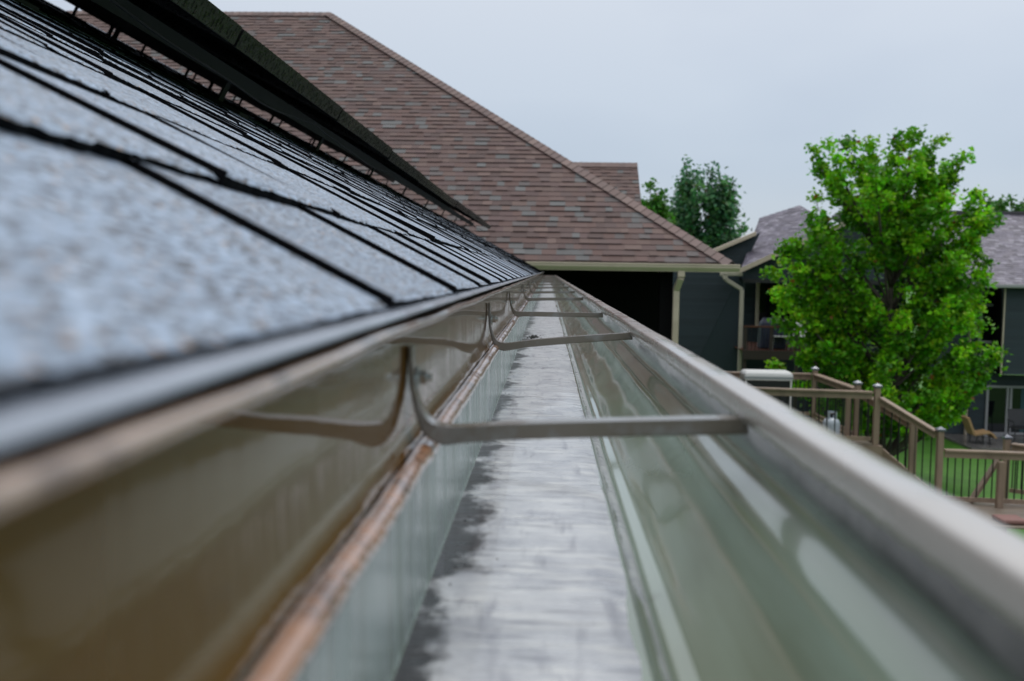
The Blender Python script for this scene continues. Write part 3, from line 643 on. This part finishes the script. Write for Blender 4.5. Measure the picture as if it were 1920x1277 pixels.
# downspout at the corner
mb = MB(); a = P(1357, 514, 33.2); b = P(1361, 524, 33.2); c = P(1391, 543, 33.3); dd = P(1388, 700, 33.3); dd.x = c.x; dd.z = GZ+.2
mb.bar(P(1350, 514, 33.2), P(1392, 514, 33.2), .12, .12); mb.bar(a, b, .15, .12, (0, 1, 0)); mb.bar(b, c, .13, .11, (0, 1, 0)); mb.bar(c, dd, .13, .11, (0, 1, 0)); mb.build('downspout', M['cream2'], nh, bevel=.02)
# porch recess behind the neighbour's deck
siding('porch_back_wall', [(1396, None), (1700, None), (1700, 520), (1396, 520)], 36.5)
mb = MB(); x = P(1422, 600, 36.4).x; mb.box((x, 36.38, P(1412, 612, 36.4).z), (x+3.2, 36.46, P(1412, 530, 36.4).z)); dr = mb.build('patio_door', M['glass'], nh)
mb = MB(); mb.box((x-.11, 36.34, P(1412, 612, 36.4).z), (x-.003, 36.44, P(1412, 528, 36.4).z)); mb.build('door_trim', M['cream'], dr)
mb = MB(); x2 = P(1482, 600, 36.4).x; mb.box((x2-.05, 36.33, P(1412, 612, 36.4).z), (x2+.04, 36.376, P(1412, 530, 36.4).z)); mb.build('door_stile', M['soffit'], dr)
mb = MB(); a, b = P(1394, 523, 33.35), P(1700, 530, 33.35); mb.box((a.x, 33.3, a.z-.12), (b.x, 33.42, a.z)); mb.build('header_trim', M['soffit'], nh)
mb = MB(); a = P(1393, 524, 33.4); mb.box((a.x, 33.42, a.z-.01), (P(1700, 524, 33.4).x, 36.4, a.z+.04)); mb.build('porch_ceiling', M['dark_wall'], nh)
zd = P(1420, 656, 32.6).z
for px in (1516, 1598):
    mb = MB(); x = P(px, 600, 33.3).x; mb.box((x-.07, 33.2, zd+.01), (x+.07, 33.34, P(1516, 528, 33.3).z)); mb.build('porch_post', M['soffit'], nh)
# deck of the neighbour
nd = empty('balcony_deck', (9, 33, zd), 'raised red brown deck under the gable of the teal house', 'deck')
mb = MB(); xa, xb = P(1394, 650, 32.4).x, P(1597, 660, 32.4).x
for k in range(28):
    y = 32.4+k*.145; mb.box((xa, y, zd-.03), (xb, y+.138, zd))
mb.build('floor', M['red_wood'], nd)
mb = MB(); mb.box((xa, 32.36, zd-.30), (xb, 32.397, zd-.002)); mb.build('rim_board', M['dark_wood'], nd)
mb = MB(); zr = P(1420, 611, 32.45).z; mb.box((xa, 32.42, zr-.05), (P(1597, 660, 32.4).x, 32.54, zr)); mb.build('handrail', M['red_wood'], nd)
for k in range(5):
    x = xa+.06+k*(xb-xa-.12)/4; mb = MB(); mb.box((x-.05, 32.43, GZ), (x+.05, 32.53, zr-.052)); mb.build('post', M['dark_wood'], nd)
for k in range(30):
    x = xa+.15+k*.118
    if x > xb-.05: break
    mb = MB(); mb.box((x-.009, 32.47, zd), (x+.009, 32.488, zr-.052)); mb.build('baluster', M['iron'], nd)
# things on that deck
t = empty('covered_grill', P(1440, 650, 33.0), 'barbecue under a dark navy cover on the raised red brown deck', 'grill'); c = P(1447, 656, 33.2)
mb = MB(); zt_ = P(1447, 596, 33.2).z
mb.hexa([(c.x-.42, 33, zd+.02), (c.x+.42, 33, zd+.02), (c.x+.42, 33.55, zd+.02), (c.x-.42, 33.55, zd+.02)], [(c.x-.40, 33.02, zt_-.2), (c.x+.40, 33.02, zt_-.2), (c.x+.40, 33.5, zt_-.2), (c.x-.40, 33.5, zt_-.2)])
mb.hexa([(c.x-.40, 33.02, zt_-.199), (c.x+.40, 33.02, zt_-.199), (c.x+.40, 33.5, zt_-.199), (c.x-.40, 33.5, zt_-.199)], [(c.x-.28, 33.12, zt_), (c.x+.26, 33.12, zt_), (c.x+.26, 33.4, zt_), (c.x-.28, 33.4, zt_)]); mb.build('cover', M['navy'], t, bevel=.03)
def chair(name, x, y, z, mt, label, face=1, s=1.0, fr=None):
    t = empty(name, (x, y, z), label, 'chair'); fr = fr or mt
    for sx in (-1, 1):
        for sy in (-1, 1):
            mb = MB(); mb.tube([(x+sx*.25*s, y+sy*.22*s, z), (x+sx*.23*s, y+sy*.2*s, z+.41*s)], .016, 6); mb.build('leg', fr, t)
        mb = MB(); mb.tube([(x+sx*.27*s, y-.2*s, z+.43*s), (x+sx*.28*s, y-.2*s, z+.63*s), (x+sx*.28*s, y+.24*s, z+.64*s)], .016, 6); mb.build('armrest', fr, t)
    mb = MB(); mb.box((x-.25*s, y-.24*s, z+.415*s), (x+.25*s, y+.22*s, z+.45*s)); mb.build('seat', mt, t, bevel=.01)
    mb = MB(); mb.hexa([(x-.24*s, y+.2*s, z+.46*s), (x+.24*s, y+.2*s, z+.46*s), (x+.24*s, y+.23*s, z+.46*s), (x-.24*s, y+.23*s, z+.46*s)], [(x-.24*s, y+.33*s, z+.95*s), (x+.24*s, y+.33*s, z+.95*s), (x+.24*s, y+.36*s, z+.95*s), (x-.24*s, y+.36*s, z+.95*s)]); mb.build('backrest', mt, t, bevel=.01)
    return t
c = P(1462, 640, 32.9); chair('patio_chair', c.x, 32.95, zd, M['white'], 'white chair behind the railing of the raised red brown deck, nearer the downspout')
c = P(1503, 640, 33.0); chair('patio_chair', c.x, 33.0, zd, M['white'], 'white chair on the raised red brown deck, partly covered by maple branches')

# right wing of the neighbour's house
siding('wing_wall', [(1740, None), (1880, None), (1880, 535), (1740, 532)], 34.4)
siding('bay_wall', [(1882, 702), (2120, 706), (2120, 541), (1882, 537)], 33.2)
mb = MB(); a = P(1885, 702, 33.2); mb.box((a.x, 33.4, a.z-.02), (P(2120, 700, 33.2).x, 34.4, a.z+.02)); mb.box((a.x, 33.37, a.z), (a.x+.05, 34.38, P(1882, 537, 33.2).z)); mb.build('bay_soffit', M['dark_wall'], nh)
siding('lower_wall', [(1822, None), (2120, None), (2120, 709), (1822, 701)], 34.38, back=.015)
mb = MB(); a = P(1876, 702, 33.15); b = P(1886, 538, 33.15); mb.box((a.x, 33.12, a.z), (b.x, 33.19, b.z)); mb.build('corner_board', M['cream'], nh)
mb = MB(); a = P(1813, 702, 34.3); b = P(1822, 560, 34.3); mb.box((a.x, 34.2, GZ), (b.x, 34.34, P(1820, 540, 34.3).z)); mb.build('corner_board', M['cream'], nh)
# wing roof
e0, e1 = P(1735, 531, 32.9), P(2130, 541, 32.9); e1.z = e0.z
sl = None; dd = P(1890, 400, 1); slo = .62
yR = (e0.z-slo*32.9)/(dd.z-slo); rzz = dd.z*yR; Lw = (yR-32.9)*math.sqrt(1+slo*slo); cw = 1/math.sqrt(1+slo*slo); sw = slo*cw
mb = MB(); courses(mb, [(0, 0), (e1.x-e0.x, 0), (e1.x-e0.x, Lw), (0, Lw)], e0, UX, Vector((0, cw, sw)), Vector((0, -sw, cw)), .14, (.10, .30), .007, pal_g, (.05, .045, .06), rg, .005)
n_ = Vector((0, -sw, cw)); tp = Vector((0, cw, sw))*Lw; q = [e0, e1, e1+tp, e0+tp]; mb.hexa([v-n_*.003 for v in q], [v-n_*.15 for v in q], (.08, .07, .09))
mb.face([e0+tp, e1+tp, e1+tp+Vector((0, 6, -3)), e0+tp+Vector((0, 6, -3))], (.08, .07, .09))
rw = mb.build('roof', M['roof_grey'], nh)
mb = MB(); mb.box((e0.x, yR-.12, rzz-.03), (e1.x, yR+.12, rzz+.07), (.06, .055, .065)); mb.build('ridge_cap', M['roof_grey'], rw)
mb = MB(); mb.box((e0.x, 32.76, e0.z-.11), (e1.x, 32.89, e0.z+.0)); mb.build('gutter', M['white_frame'], nh, bevel=.02)
# windows and sliding door
def window(x0, x1, z0, z1, Y, name='window', fw=.06, mull=(), hm=(), fm=M['white_frame']):
    mb = MB(); mb.box((x0, Y-.05, z0), (x0+fw, Y, z1)); mb.box((x1-fw, Y-.05, z0), (x1, Y, z1)); mb.box((x0+fw, Y-.048, z0), (x1-fw, Y, z0+fw)); mb.box((x0+fw, Y-.048, z1-fw), (x1-fw, Y, z1))
    for m_ in mull: mb.box((m_-fw*.5, Y-.046, z0+fw), (m_+fw*.5, Y, z1-fw))
    for m_ in hm: mb.box((x0+fw, Y-.044, m_-fw*.5), (x1-fw, Y, m_+fw*.5))
    f = mb.build(name, fm, nh)
    mb = MB(); mb.box((x0+.01, Y-.02, z0+.01), (x1-.01, Y-.005, z1-.01)); mb.build('pane', M['glass'], f); return f
a, b = P(1833, 643, 34.37), P(1872, 546, 34.37)
window(a.x, b.x, a.z, b.z, 34.36, fw=.085, hm=(P(1850, 572, 34.37).z,))
a, b = P(1845, 818, 34.35), P(1938, 724, 34.35); a.z = max(a.z, GZ+.10)
f = window(a.x, b.x, a.z, b.z, 34.36, 'sliding_door', fw=.08, mull=(P(1887, 800, 34.3).x, P(1893.5, 800, 34.3).x))
mb = MB(); x = P(1913, 760, 34.35).x; mb.box((x, 34.330, a.z+.09), (x+.4, 34.338, b.z-.09)); mb.build('curtain', M['curtain'], f)
mb = MB(); a_, b_ = P(1843, 822, 34.0), P(1878, 822, 34.0); mb.box((a_.x, 33.9, GZ+.081), (b_.x, 34.33, GZ+.16)); mb.build('door_step', M['white_frame'], nh, bevel=.01)
window(P(1900, 640, 33.2).x+.9, P(1900, 640, 33.2).x+1.8, P(1900, 640, 33.2).z, P(1900, 580, 33.2).z, 33.16)
# lounge chair on the patio
c = P(1832, 818, 32.6); gz_ = GZ+.08; x, y = c.x, 32.5
t = empty('lounge_chair', (x, y, gz_), 'tan sling lounge chair standing on the patio by the sliding door', 'chair')
for dx in (-.18, .28):
    for dy in (-.26, .26):
        mb = MB(); mb.tube([(x+dx, y+dy, gz_), (x+dx*.8, y+dy, gz_+.30)], .018, 6); mb.build('leg', M['black'], t)
mb = MB(); mb.hexa([(x-.24, y-.28, gz_+.28), (x+.28, y-.28, gz_+.36), (x+.28, y+.28, gz_+.36), (x-.24, y+.28, gz_+.28)], [(x-.26, y-.28, gz_+.35), (x+.28, y-.28, gz_+.43), (x+.28, y+.28, gz_+.43), (x-.26, y+.28, gz_+.35)]); mb.build('seat', M['tan'], t, bevel=.01)
mb = MB(); mb.hexa([(x+.285, y-.28, gz_+.36), (x+.36, y-.28, gz_+.38), (x+.36, y+.28, gz_+.38), (x+.285, y+.28, gz_+.36)], [(x+.43, y-.28, gz_+.20), (x+.48, y-.28, gz_+.22), (x+.48, y+.28, gz_+.22), (x+.43, y+.28, gz_+.20)]); mb.build('footrest', M['tan'], t)
mb = MB(); mb.hexa([(x-.27, y-.28, gz_+.30), (x-.20, y-.28, gz_+.33), (x-.20, y+.28, gz_+.33), (x-.27, y+.28, gz_+.30)], [(x-.50, y-.28, gz_+.86), (x-.42, y-.28, gz_+.88), (x-.42, y+.28, gz_+.88), (x-.50, y+.28, gz_+.86)]); mb.build('backrest', M['tan'], t, bevel=.01)
c = P(1912, 815, 32.9); chair('patio_chair', c.x, 32.9, GZ+.08, M['black'], 'dark chair on the patio in front of the sliding door', s=1.1)

# ------------------------------------------------------------------ wooden deck with stairs
zR = -2.05
def atz(px, py, z):
    dd = P(px, py, 1); return dd*(z/dd.z)
dk = empty('wooden_deck', (6, 18, GZ), 'taupe timber deck on two levels joined by stairs, with black balusters', 'deck')
zF = zR-.93
C1 = atz(1528, 700, zR); C2 = atz(1608, 728, zR); C3 = atz(1645, 734, zR); C0 = atz(1360, 724, zR); CF = atz(1300, 690, zR)
BW = .10
def post(p, z0, z1, cap=True, w=BW):
    mb = MB(); mb.box((p.x-w/2, p.y-w/2, z0), (p.x+w/2, p.y+w/2, z1)); o = mb.build('post', M['taupe_wood'], dk, bevel=.006)
    if cap:
        c = MB(); a = w/2+.02
        c.hexa([(p.x-a, p.y-a, z1+.001), (p.x+a, p.y-a, z1+.001), (p.x+a, p.y+a, z1+.001), (p.x-a, p.y+a, z1+.001)], [(p.x-a, p.y-a, z1+.035), (p.x+a, p.y-a, z1+.035), (p.x+a, p.y+a, z1+.035), (p.x-a, p.y+a, z1+.035)])
        c.hexa([(p.x-a, p.y-a, z1+.0352), (p.x+a, p.y-a, z1+.0352), (p.x+a, p.y+a, z1+.0352), (p.x-a, p.y+a, z1+.0352)], [(p.x-.012, p.y-.012, z1+.075), (p.x+.012, p.y-.012, z1+.075), (p.x+.012, p.y+.012, z1+.075), (p.x-.012, p.y+.012, z1+.075)])
        c.build('post_cap', M['capm'], o, bevel=.004)
    return o
def rail(a, b, zf0, zf1, n, ztop=None, bottom=True, dark=False, inset=.08):
    d = (b-a); dn = d.normalized(); s0 = a+dn*inset; s1 = b-dn*inset
    mb = MB(); mb.bar(s0-Vector((0, 0, .018)), s1-Vector((0, 0, .018)), .14, .036); o = mb.build('handrail', M['taupe_wood'], dk, bevel=.006)
    mb = MB(); mb.bar(s0-Vector((0, 0, .088)), s1-Vector((0, 0, .088)), .038, .10); mb.build('top_rail', M['taupe_wood'], dk)
    if bottom:
        q0 = s0.copy(); q1 = s1.copy(); q0.z = zf0+.075; q1.z = zf1+.075
        mb = MB(); mb.bar(q0, q1, .038, .075); mb.build('bottom_rail', M['taupe_wood'], dk)
    for k in range(n):
        t = (k+.5)/n; p = s0+(s1-s0)*t; zb = zf0+(zf1-zf0)*t+(.11 if bottom else -.05)
        mb = MB(); mb.tube([(p.x, p.y, zb), (p.x, p.y, p.z-.139)], .0115, 6); mb.build('baluster', M['iron'], dk)
# upper level floor
mb = MB(); fl = [Vector((C0.x-4, C0.y+.3, 0)), Vector((C3.x+.1, C3.y-.1, 0)), Vector((C2.x+.12, C2.y+.05, 0)), Vector((C1.x+.1, C1.y+.1, 0)), Vector((C0.x-4, C1.y+.1, 0))]
fx0 = min(p.x for p in fl); fx1 = max(p.x for p in fl)
cxx = sum(p.x for p in fl)/5; cyy = sum(p.y for p in fl)/5
ya, yb = min(p.y for p in fl), max(p.y for p in fl); y = ya
while y < yb:
    strip = [(fx0, y), (fx1, y), (fx1, y+.134), (fx0, y+.134)]; pl = [(p.x, p.y) for p in fl]
    for i in range(5):
        p, q = pl[i], pl[(i+1) % 5]; a, b = -(q[1]-p[1]), (q[0]-p[0])
        c_ = -(a*p[0]+b*p[1]); sgn = 1 if a*cxx+b*cyy+c_ > 0 else -1
        strip = clip(strip, a*sgn, b*sgn, c_*sgn)
        if len(strip) < 3: break
    if len(strip) >= 3: mb.hexa([(p[0], p[1], zF-.03) for p in strip], [(p[0], p[1], zF) for p in strip])
    y += .14
mb.build('floor', M['deck_board'], dk)
mb = MB(); lo = [Vector((p.x, p.y, zF-.031)) for p in fl]; 
for i in range(4): mb.bar(lo[i]-Vector((0, 0, .12)), lo[i+1]-Vector((0, 0, .12)), .04, .235)
mb.build('rim_joist', M['taupe_wood'], dk)
for c, cap in ((C1, 1), (C2, 1), (C3, 1), (Vector((C0.x-.3, C0.y, 0)), 1), (Vector((CF.x, C1.y, 0)), 1)): post(c, GZ, zR+.07)
post(C2+Vector((-.13, .05, 0)), GZ, zR-.15, False)
A0 = Vector((C0.x-.3, C0.y, zR)); rail(A0, C3, zF, zF, 20)
rail(Vector((CF.x, C1.y, zR)), C1, zF, zF, 26); rail(C1, C2, zF, zF, 18)
# stairs from the near corner down to the lower level
zR2 = -2.92; zF2 = zR2-.92
D4 = atz(1762, 842, zR2); D4t = P(1762, 800, D4.y)
S0 = Vector((C3.x, C3.y, 0)); S1 = Vector((D4.x, D4.y, 0))
zS0 = P(1656, 740, C3.y).z; zS1 = P(1756, 812, D4.y).z
wback = Vector((-.06, 1.05, 0))
steps = 5
for side, nm in ((Vector((0, 0, 0)), 0), (wback, 1)):
    a = Vector((S0.x, S0.y, zS0))+side; b = Vector((S1.x, S1.y, zS1))+side
    rail(a, b, zF-.02, zF2+.02, 7, bottom=False)
    mb = MB(); q0 = a.copy(); q0.z = zF-.12; q1 = b.copy(); q1.z = zF2-.02; mb.bar(q0, q1, .04, .24); mb.build('stringer', M['taupe_wood'], dk)
    m_ = (a+b)/2+(b-a)*.08; 
    if not nm: post(m_, GZ, m_.z-.15, False, .09)
post(Vector((S1.x, S1.y, 0)), GZ, D4t.z-.075)
post(Vector((S1.x, S1.y, 0))+wback, GZ, D4t.z-.075)
for k in range(steps):
    t = (k+.5)/steps; p = S0+(S1-S0)*t; z = zF+(zF2-zF)*(k+1)/(steps+.4)
    mb = MB(); dd_ = (S1-S0)/steps*.55; mb.hexa([p-dd_+Vector((0, .03, z)), p+dd_+Vector((0, .03, z)), p+dd_+wback*.97+Vector((0, 0, z)), p-dd_+wback*.97+Vector((0, 0, z))], [p-dd_+Vector((0, .03, z+.035)), p+dd_+Vector((0, .03, z+.035)), p+dd_+wback*.97+Vector((0, 0, z+.035)), p-dd_+wback*.97+Vector((0, 0, z+.035))]); mb.build('stair_tread', M['deck_board'], dk)
# lower level
E6 = atz(1878, 850, zR2); E7 = Vector((E6.x+1.9, E6.y, zR2)); E5 = atz(1888, 830, zR2); E4 = Vector((D4.x, D4.y, zR2))
post(E6, GZ, zR2-.14, False); post(Vector((E5.x, E5.y, 0)), GZ, zR2+.07); post(E7, GZ, zR2+.07)
rail(E4, Vector((E7.x, E7.y, zR2)), zF2, zF2, 22)
rail(Vector((E5.x, E5.y, zR2)), Vector((E7.x, E7.y+.12, zR2)), zF2, zF2, 20)
mb = MB(); a = P(1872, 862, E6.y+.35); b = P(1812, 952, E6.y+.35); mb.bar(a, b, .05, .14, (0, 1, 0)); mb.build('brace', M['taupe_wood'], dk)
mb = MB(); fl = [(E4.x-.1, E4.y-1.6), (E7.x+.1, E4.y-1.6), (E7.x+.1, E6.y+.05), (E4.x-.1, E4.y+.05)]
y = E4.y-1.6
while y < E4.y+.0:
    mb.box((E4.x-.1, y, zF2-.03), (E7.x+.1, y+.134, zF2)); y += .14
mb.build('lower_floor', M['deck_board'], dk)
mb = MB(); mb.box((E4.x-.06, E4.y+.06, zF2-.25), (E7.x+.06, E4.y+.10, zF2)); mb.build('rim_joist', M['taupe_wood'], dk)
# red cushion on the lower floor
c = atz(1893, 972, zF2+.06); mb = MB(); mb.box((c.x-.20, c.y-.2, zF2+.005), (c.x+.20, c.y+.2, zF2+.08)); o = mb.build('seat_cushion', mat('faded_red_fabric', (.22, .11, .095), .7), bevel=.03); tag(o, 'faded red cushion lying on the lower deck floor', 'cushion')

# propane tank
c = P(1563, 800, 18.15); bz = zF; x, y = c.x, 18.3
t = empty('propane_tank', (x, y, bz), 'pale grey propane tank standing on the deck behind the balusters', 'gas tank')
mb = MB(); r = .155; mb.lathe((x, y, bz), [(.11, .0), (.11, .03), (.09, .031), (.12, .035), (.150, .07), (r, .11), (r, .27), (.148, .31), (.12, .345), (.07, .37), (.02, .378)], 28); mb.build('body', M['tank'], t, smooth=True)
mb = MB(); n = 26
for rr, zz in ((.085, 0),):
    ring = []
    for k in range(n):
        a = math.radians(35)+k*math.radians(290)/(n-1); ring.append((x+math.cos(a-math.pi/2)*.092, y+math.sin(a-math.pi/2)*.092))
    for k in range(n-1):
        a, b = ring[k], ring[k+1]
        mb.box((0, 0, 0), (0, 0, 0)) if False else mb.hexa([(a[0], a[1], bz+.345), (b[0], b[1], bz+.345), (b[0]*.97+x*.03, b[1]*.97+y*.03, bz+.345), (a[0]*.97+x*.03, a[1]*.97+y*.03, bz+.345)], [(a[0], a[1], bz+.49), (b[0], b[1], bz+.49), (b[0]*.97+x*.03, b[1]*.97+y*.03, bz+.49), (a[0]*.97+x*.03, a[1]*.97+y*.03, bz+.49)])
mb.build('collar', M['tank'], t)
mb = MB(); mb.tube([(x, y, bz+.375), (x, y, bz+.43)], .022, 10); mb.tube([(x-.05, y, bz+.445), (x+.05, y, bz+.445)], .02, 8); mb.build('valve', M['black'], t)
# white-lidded cooler bench
c0, c1 = P(1396, 712, 19.4), P(1487, 712, 19.4); zt_ = P(1440, 699, 19.4).z; zb_ = P(1440, 714, 19.4).z; y = 19.4
t = empty('deck_box', ((c0.x+c1.x)/2, y+.25, zF), 'dark storage box with a white and grey lid standing on the upper deck', 'storage box')
mb = MB(); mb.box((c0.x+.05, y+.03, zF+.06), (c1.x-.05, y+.47, zb_-.002)); mb.build('box_body', M['black'], t, bevel=.01)
mb = MB(); mb.box((c0.x, y, zb_), (c1.x, y+.5, zt_-.03)); mb.build('lid', M['white'], t, bevel=.02)
mb = MB(); mb.hexa([(c0.x+.004, y+.004, zt_-.0295), (c1.x-.004, y+.004, zt_-.0295), (c1.x-.004, y+.496, zt_-.0295), (c0.x+.004, y+.496, zt_-.0295)], [(c0.x+.05, y+.05, zt_+.02), (c1.x-.05, y+.05, zt_+.02), (c1.x-.05, y+.45, zt_+.02), (c0.x+.05, y+.45, zt_+.02)]); mb.build('lid_top', M['white'], t, bevel=.01)
mb = MB(); mb.box((c0.x-.003, y-.006, zb_+.035), (c1.x+.003, y-.001, zb_+.075)); mb.build('lid_stripe', mat('grey_stripe', (.25, .28, .28), .4), t)
for sx in (c0.x+.03, c1.x-.03):
    for yy in (y+.03, y+.47):
        mb = MB(); mb.bar((sx, yy, zF), (sx, yy, zb_-.003), .03, .03); mb.build('leg', M['white'], t)

# ------------------------------------------------------------------ trees
def leaf(mb, p, size, rg, col, axis=None, shape=0):
    a = Vector((rg.gauss(0, 1), rg.gauss(0, 1), rg.gauss(0, .6))).normalized(); n = Vector((rg.gauss(0, .7), rg.gauss(0, .7), rg.gauss(.7, .6))).normalized()
    b = n.cross(a)
    if b.length < .1: return
    b.normalize(); a = b.cross(n).normalized(); s = size*rg.uniform(.7, 1.25)
    if shape == 0: pts = [(-.5, 0), (-.15, .28), (-.12, .52), (.12, .26), (.5, .18), (.62, 0), (.5, -.18), (.12, -.26), (-.12, -.52), (-.15, -.28)]
    else: pts = [(-.5, 0), (0, .25), (.5, 0), (0, -.25)]
    mb.face([p+a*(u*s)+b*(v*s)+n*(-.22*s*abs(v)) for u, v in pts], col)
def bez(a, b, c, n): return [a*(1-t)**2+b*2*t*(1-t)+c*t*t for t in [k/n for k in range(n+1)]]
def tree(name, base, top, tips, label, rg, cols, lsz=.11, clump=.34, per=46, trunk_r=.13, shape=0, nside=9, plume=.62, clump_z=.8):
    t = empty(name, base, label, 'tree'); wood = MB(); lv = MB()
    mid = base.lerp(top, .5)+Vector((rg.uniform(-.1, .1), rg.uniform(-.1, .1), 0)); tr = bez(base, mid, top, 14)
    wood.tube(tr, [trunk_r*(1-.85*k/14) for k in range(15)], 8)
    limbs = MB()
    for tip in tips:
        hz = (tip.z-base.z)/(top.z-base.z); hor = Vector((tip.x-base.x, tip.y-base.y, 0)).length
        k0 = max(.12, min(.85, hz-.32*hor/(top.z-base.z)*2-.12+rg.uniform(-.05, .05))); a = tr[int(k0*14)]
        ctrl = a.lerp(tip, .55)+Vector((rg.uniform(-.15, .15), rg.uniform(-.15, .15), -.12*(tip-a).length+rg.uniform(-.1, .2)))
        pl = bez(a, ctrl, tip, 10); L = (tip-a).length
        limbs.tube(pl, [max(.008, .045*(1-k/10.5)*min(1.5, L/2.5)) for k in range(11)], 5)
        ns = max(3, int(L*nside*.32))
        for s in range(ns):
            u = 1-plume+plume*(s+rg.random())/ns; q = pl[min(10, int(u*10))]; fr = u*10-int(u*10)
            if int(u*10) < 10: q = pl[int(u*10)].lerp(pl[int(u*10)+1], fr)
            rad = clump*(1.25-.75*u)*2.0
            dr = Vector((rg.gauss(0, 1), rg.gauss(0, 1), rg.gauss(.15, .7))).normalized(); e_ = q+dr*rad*rg.uniform(.25, 1)+(pl[10]-pl[9]).normalized()*rad*.3
            limbs.tube([q, q.lerp(e_, .5)+Vector((0, 0, .03)), e_], [.012, .009, .004], 4, cap=False)
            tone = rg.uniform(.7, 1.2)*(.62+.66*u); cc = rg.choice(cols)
            for m_ in range(per):
                g = Vector((rg.gauss(0, 1), rg.gauss(0, 1), rg.gauss(0, clump_z)))*clump*.42; c = tuple(v*tone*rg.uniform(.75, 1.3) for v in cc)
                if rg.random() < .006: c = (.25, .10, .02)
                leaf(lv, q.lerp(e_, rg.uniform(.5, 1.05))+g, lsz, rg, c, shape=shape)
    tk = wood.build('trunk', M['bark'], t, smooth=True); limbs.build('limbs', M['bark'], tk, smooth=True)
    lv.build('crown', M['leaf'], t); return t
rg = random.Random(77)
YT = 26.5
outline = [(1430,510),(1450,460),(1470,440),(1510,440),(1500,400),(1520,372),(1525,300),(1516,270),(1545,262),(1580,245),(1618,240),(1612,290),(1640,300),(1690,238),(1715,230),(1735,262),(1762,250),(1775,300),(1815,290),(1800,320),(1780,350),(1850,350),(1880,380),(1870,400),(1850,405),(1830,470),(1860,490),(1855,530),(1845,560),(1850,620),(1880,680),(1850,700),(1830,740),(1845,660),(1800,775),(1740,790),(1700,770),(1760,760),(1660,700),(1620,690),(1580,700),(1540,660),(1480,668),(1450,690),(1500,630),(1450,600),(1470,560),(1440,540),(1490,500),(1540,500),(1560,430),(1580,350),(1600,320),(1660,300),(1650,350),(1740,330),(1790,400),(1720,290)]
tips = []
base = Vector((P(1652, 800, YT).x, YT, GZ)); ttop = P(1685, 330, YT)
for (a, b) in outline:
    ex = abs(a-1665)/220; dy = rg.uniform(-1, 1)*2.6*max(.15, 1-ex)
    p = P(a, b, YT+dy)
    c = P(1665, 520, YT+dy); p = p+(c-p).normalized()*.22
    tips.append(p)
for k in range(58):                                   # inner and front/back boughs
    a = rg.uniform(0, 2*math.pi); z = rg.uniform(.0, 1); py = 330+z*430; hw = (120+100*min(1, z*1.6)) if z < .8 else 190
    r_ = rg.uniform(.25, .85)*hw/FPX*YT
    cx = P(1668, py, YT); tips.append(Vector((cx.x+math.cos(a)*r_, YT+math.sin(a)*r_*.9, cx.z)))
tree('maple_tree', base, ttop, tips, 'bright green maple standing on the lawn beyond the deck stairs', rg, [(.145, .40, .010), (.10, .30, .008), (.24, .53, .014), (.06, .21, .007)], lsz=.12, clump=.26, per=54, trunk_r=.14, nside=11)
rg = random.Random(5)
YF = 62
def far_tree(name, bx, pts, label, cols, Y=YF, extra=20, hw=45, y0=340, y1=470, **k):
    b = Vector((P(bx, 500, Y).x, Y, GZ)); tp = P(bx, y0+20, Y); tips = [P(a, c, Y+rg.uniform(-2, 2)) for a, c in pts]
    for _ in range(extra):
        a = rg.uniform(0, 6.28); z = rg.random(); r_ = rg.uniform(.2, .9)*hw*(.5+.5*z)/FPX*Y; c = P(bx, y0+(y1-y0)*z, Y); tips.append(Vector((c.x+math.cos(a)*r_, Y+math.sin(a)*r_, c.z)))
    return tree(name, b, tp, tips, label, rg, cols, **k)
cold = [(.080, .20, .085), (.06, .16, .075), (.11, .25, .09)]
far_tree('aspen_tree', 1290, [(1286,305),(1272,340),(1300,325),(1265,370),(1262,400),(1290,350),(1310,350),(1268,430),(1300,400)], 'tall blue green tree with a pointed top, beyond the lower end of the brown roof', cold, hw=32, extra=34, lsz=.26, clump=.45, per=26, trunk_r=.2, nside=6, plume=.75, clump_z=1.8)
far_tree('aspen_tree', 1345, [(1332,322),(1360,325),(1345,340),(1378,372),(1368,395),(1390,425),(1318,345),(1380,440),(1370,350),(1330,370),(1355,450)], 'broad blue green tree right of the pointed one, above the teal gable', cold, hw=52, extra=52, y0=345, y1=500, lsz=.26, clump=.46, per=26, trunk_r=.22, nside=6, plume=.75, clump_z=1.8)
far_tree('leafy_tree', 1228, [(1220,355),(1235,365),(1212,370),(1246,385),(1205,385),(1255,400),(1250,420)], 'small bright green tree peeping over the brown hip roof', [(.07, .20, .02), (.05, .16, .02)], Y=48, hw=30, extra=12, y0=365, y1=440, lsz=.24, clump=.42, per=36, trunk_r=.16, nside=5)
far_tree('leafy_tree', 1868, [(1860,382),(1875,378),(1850,385),(1885,390),(1868,392)], 'green treetop just above the ridge of the teal house, behind the maple', [(.06, .19, .02), (.05, .16, .02)], Y=58, hw=30, extra=14, y0=388, y1=470, lsz=.26, clump=.5, per=36, trunk_r=.16, nside=5)
far_tree('leafy_tree', 1925, [(1905,388),(1915,384),(1930,380),(1945,386)], 'green treetop above the right end of the purple grey ridge', [(.04, .13, .03), (.05, .14, .02)], Y=58, hw=34, extra=10, y0=388, y1=470, lsz=.26, clump=.5, per=34, trunk_r=.16, nside=5)
print('things', len([o for o in bpy.data.objects if not o.parent]), 'all', len(bpy.data.objects), 'verts', sum(len(m.vertices) for m in bpy.data.meshes))
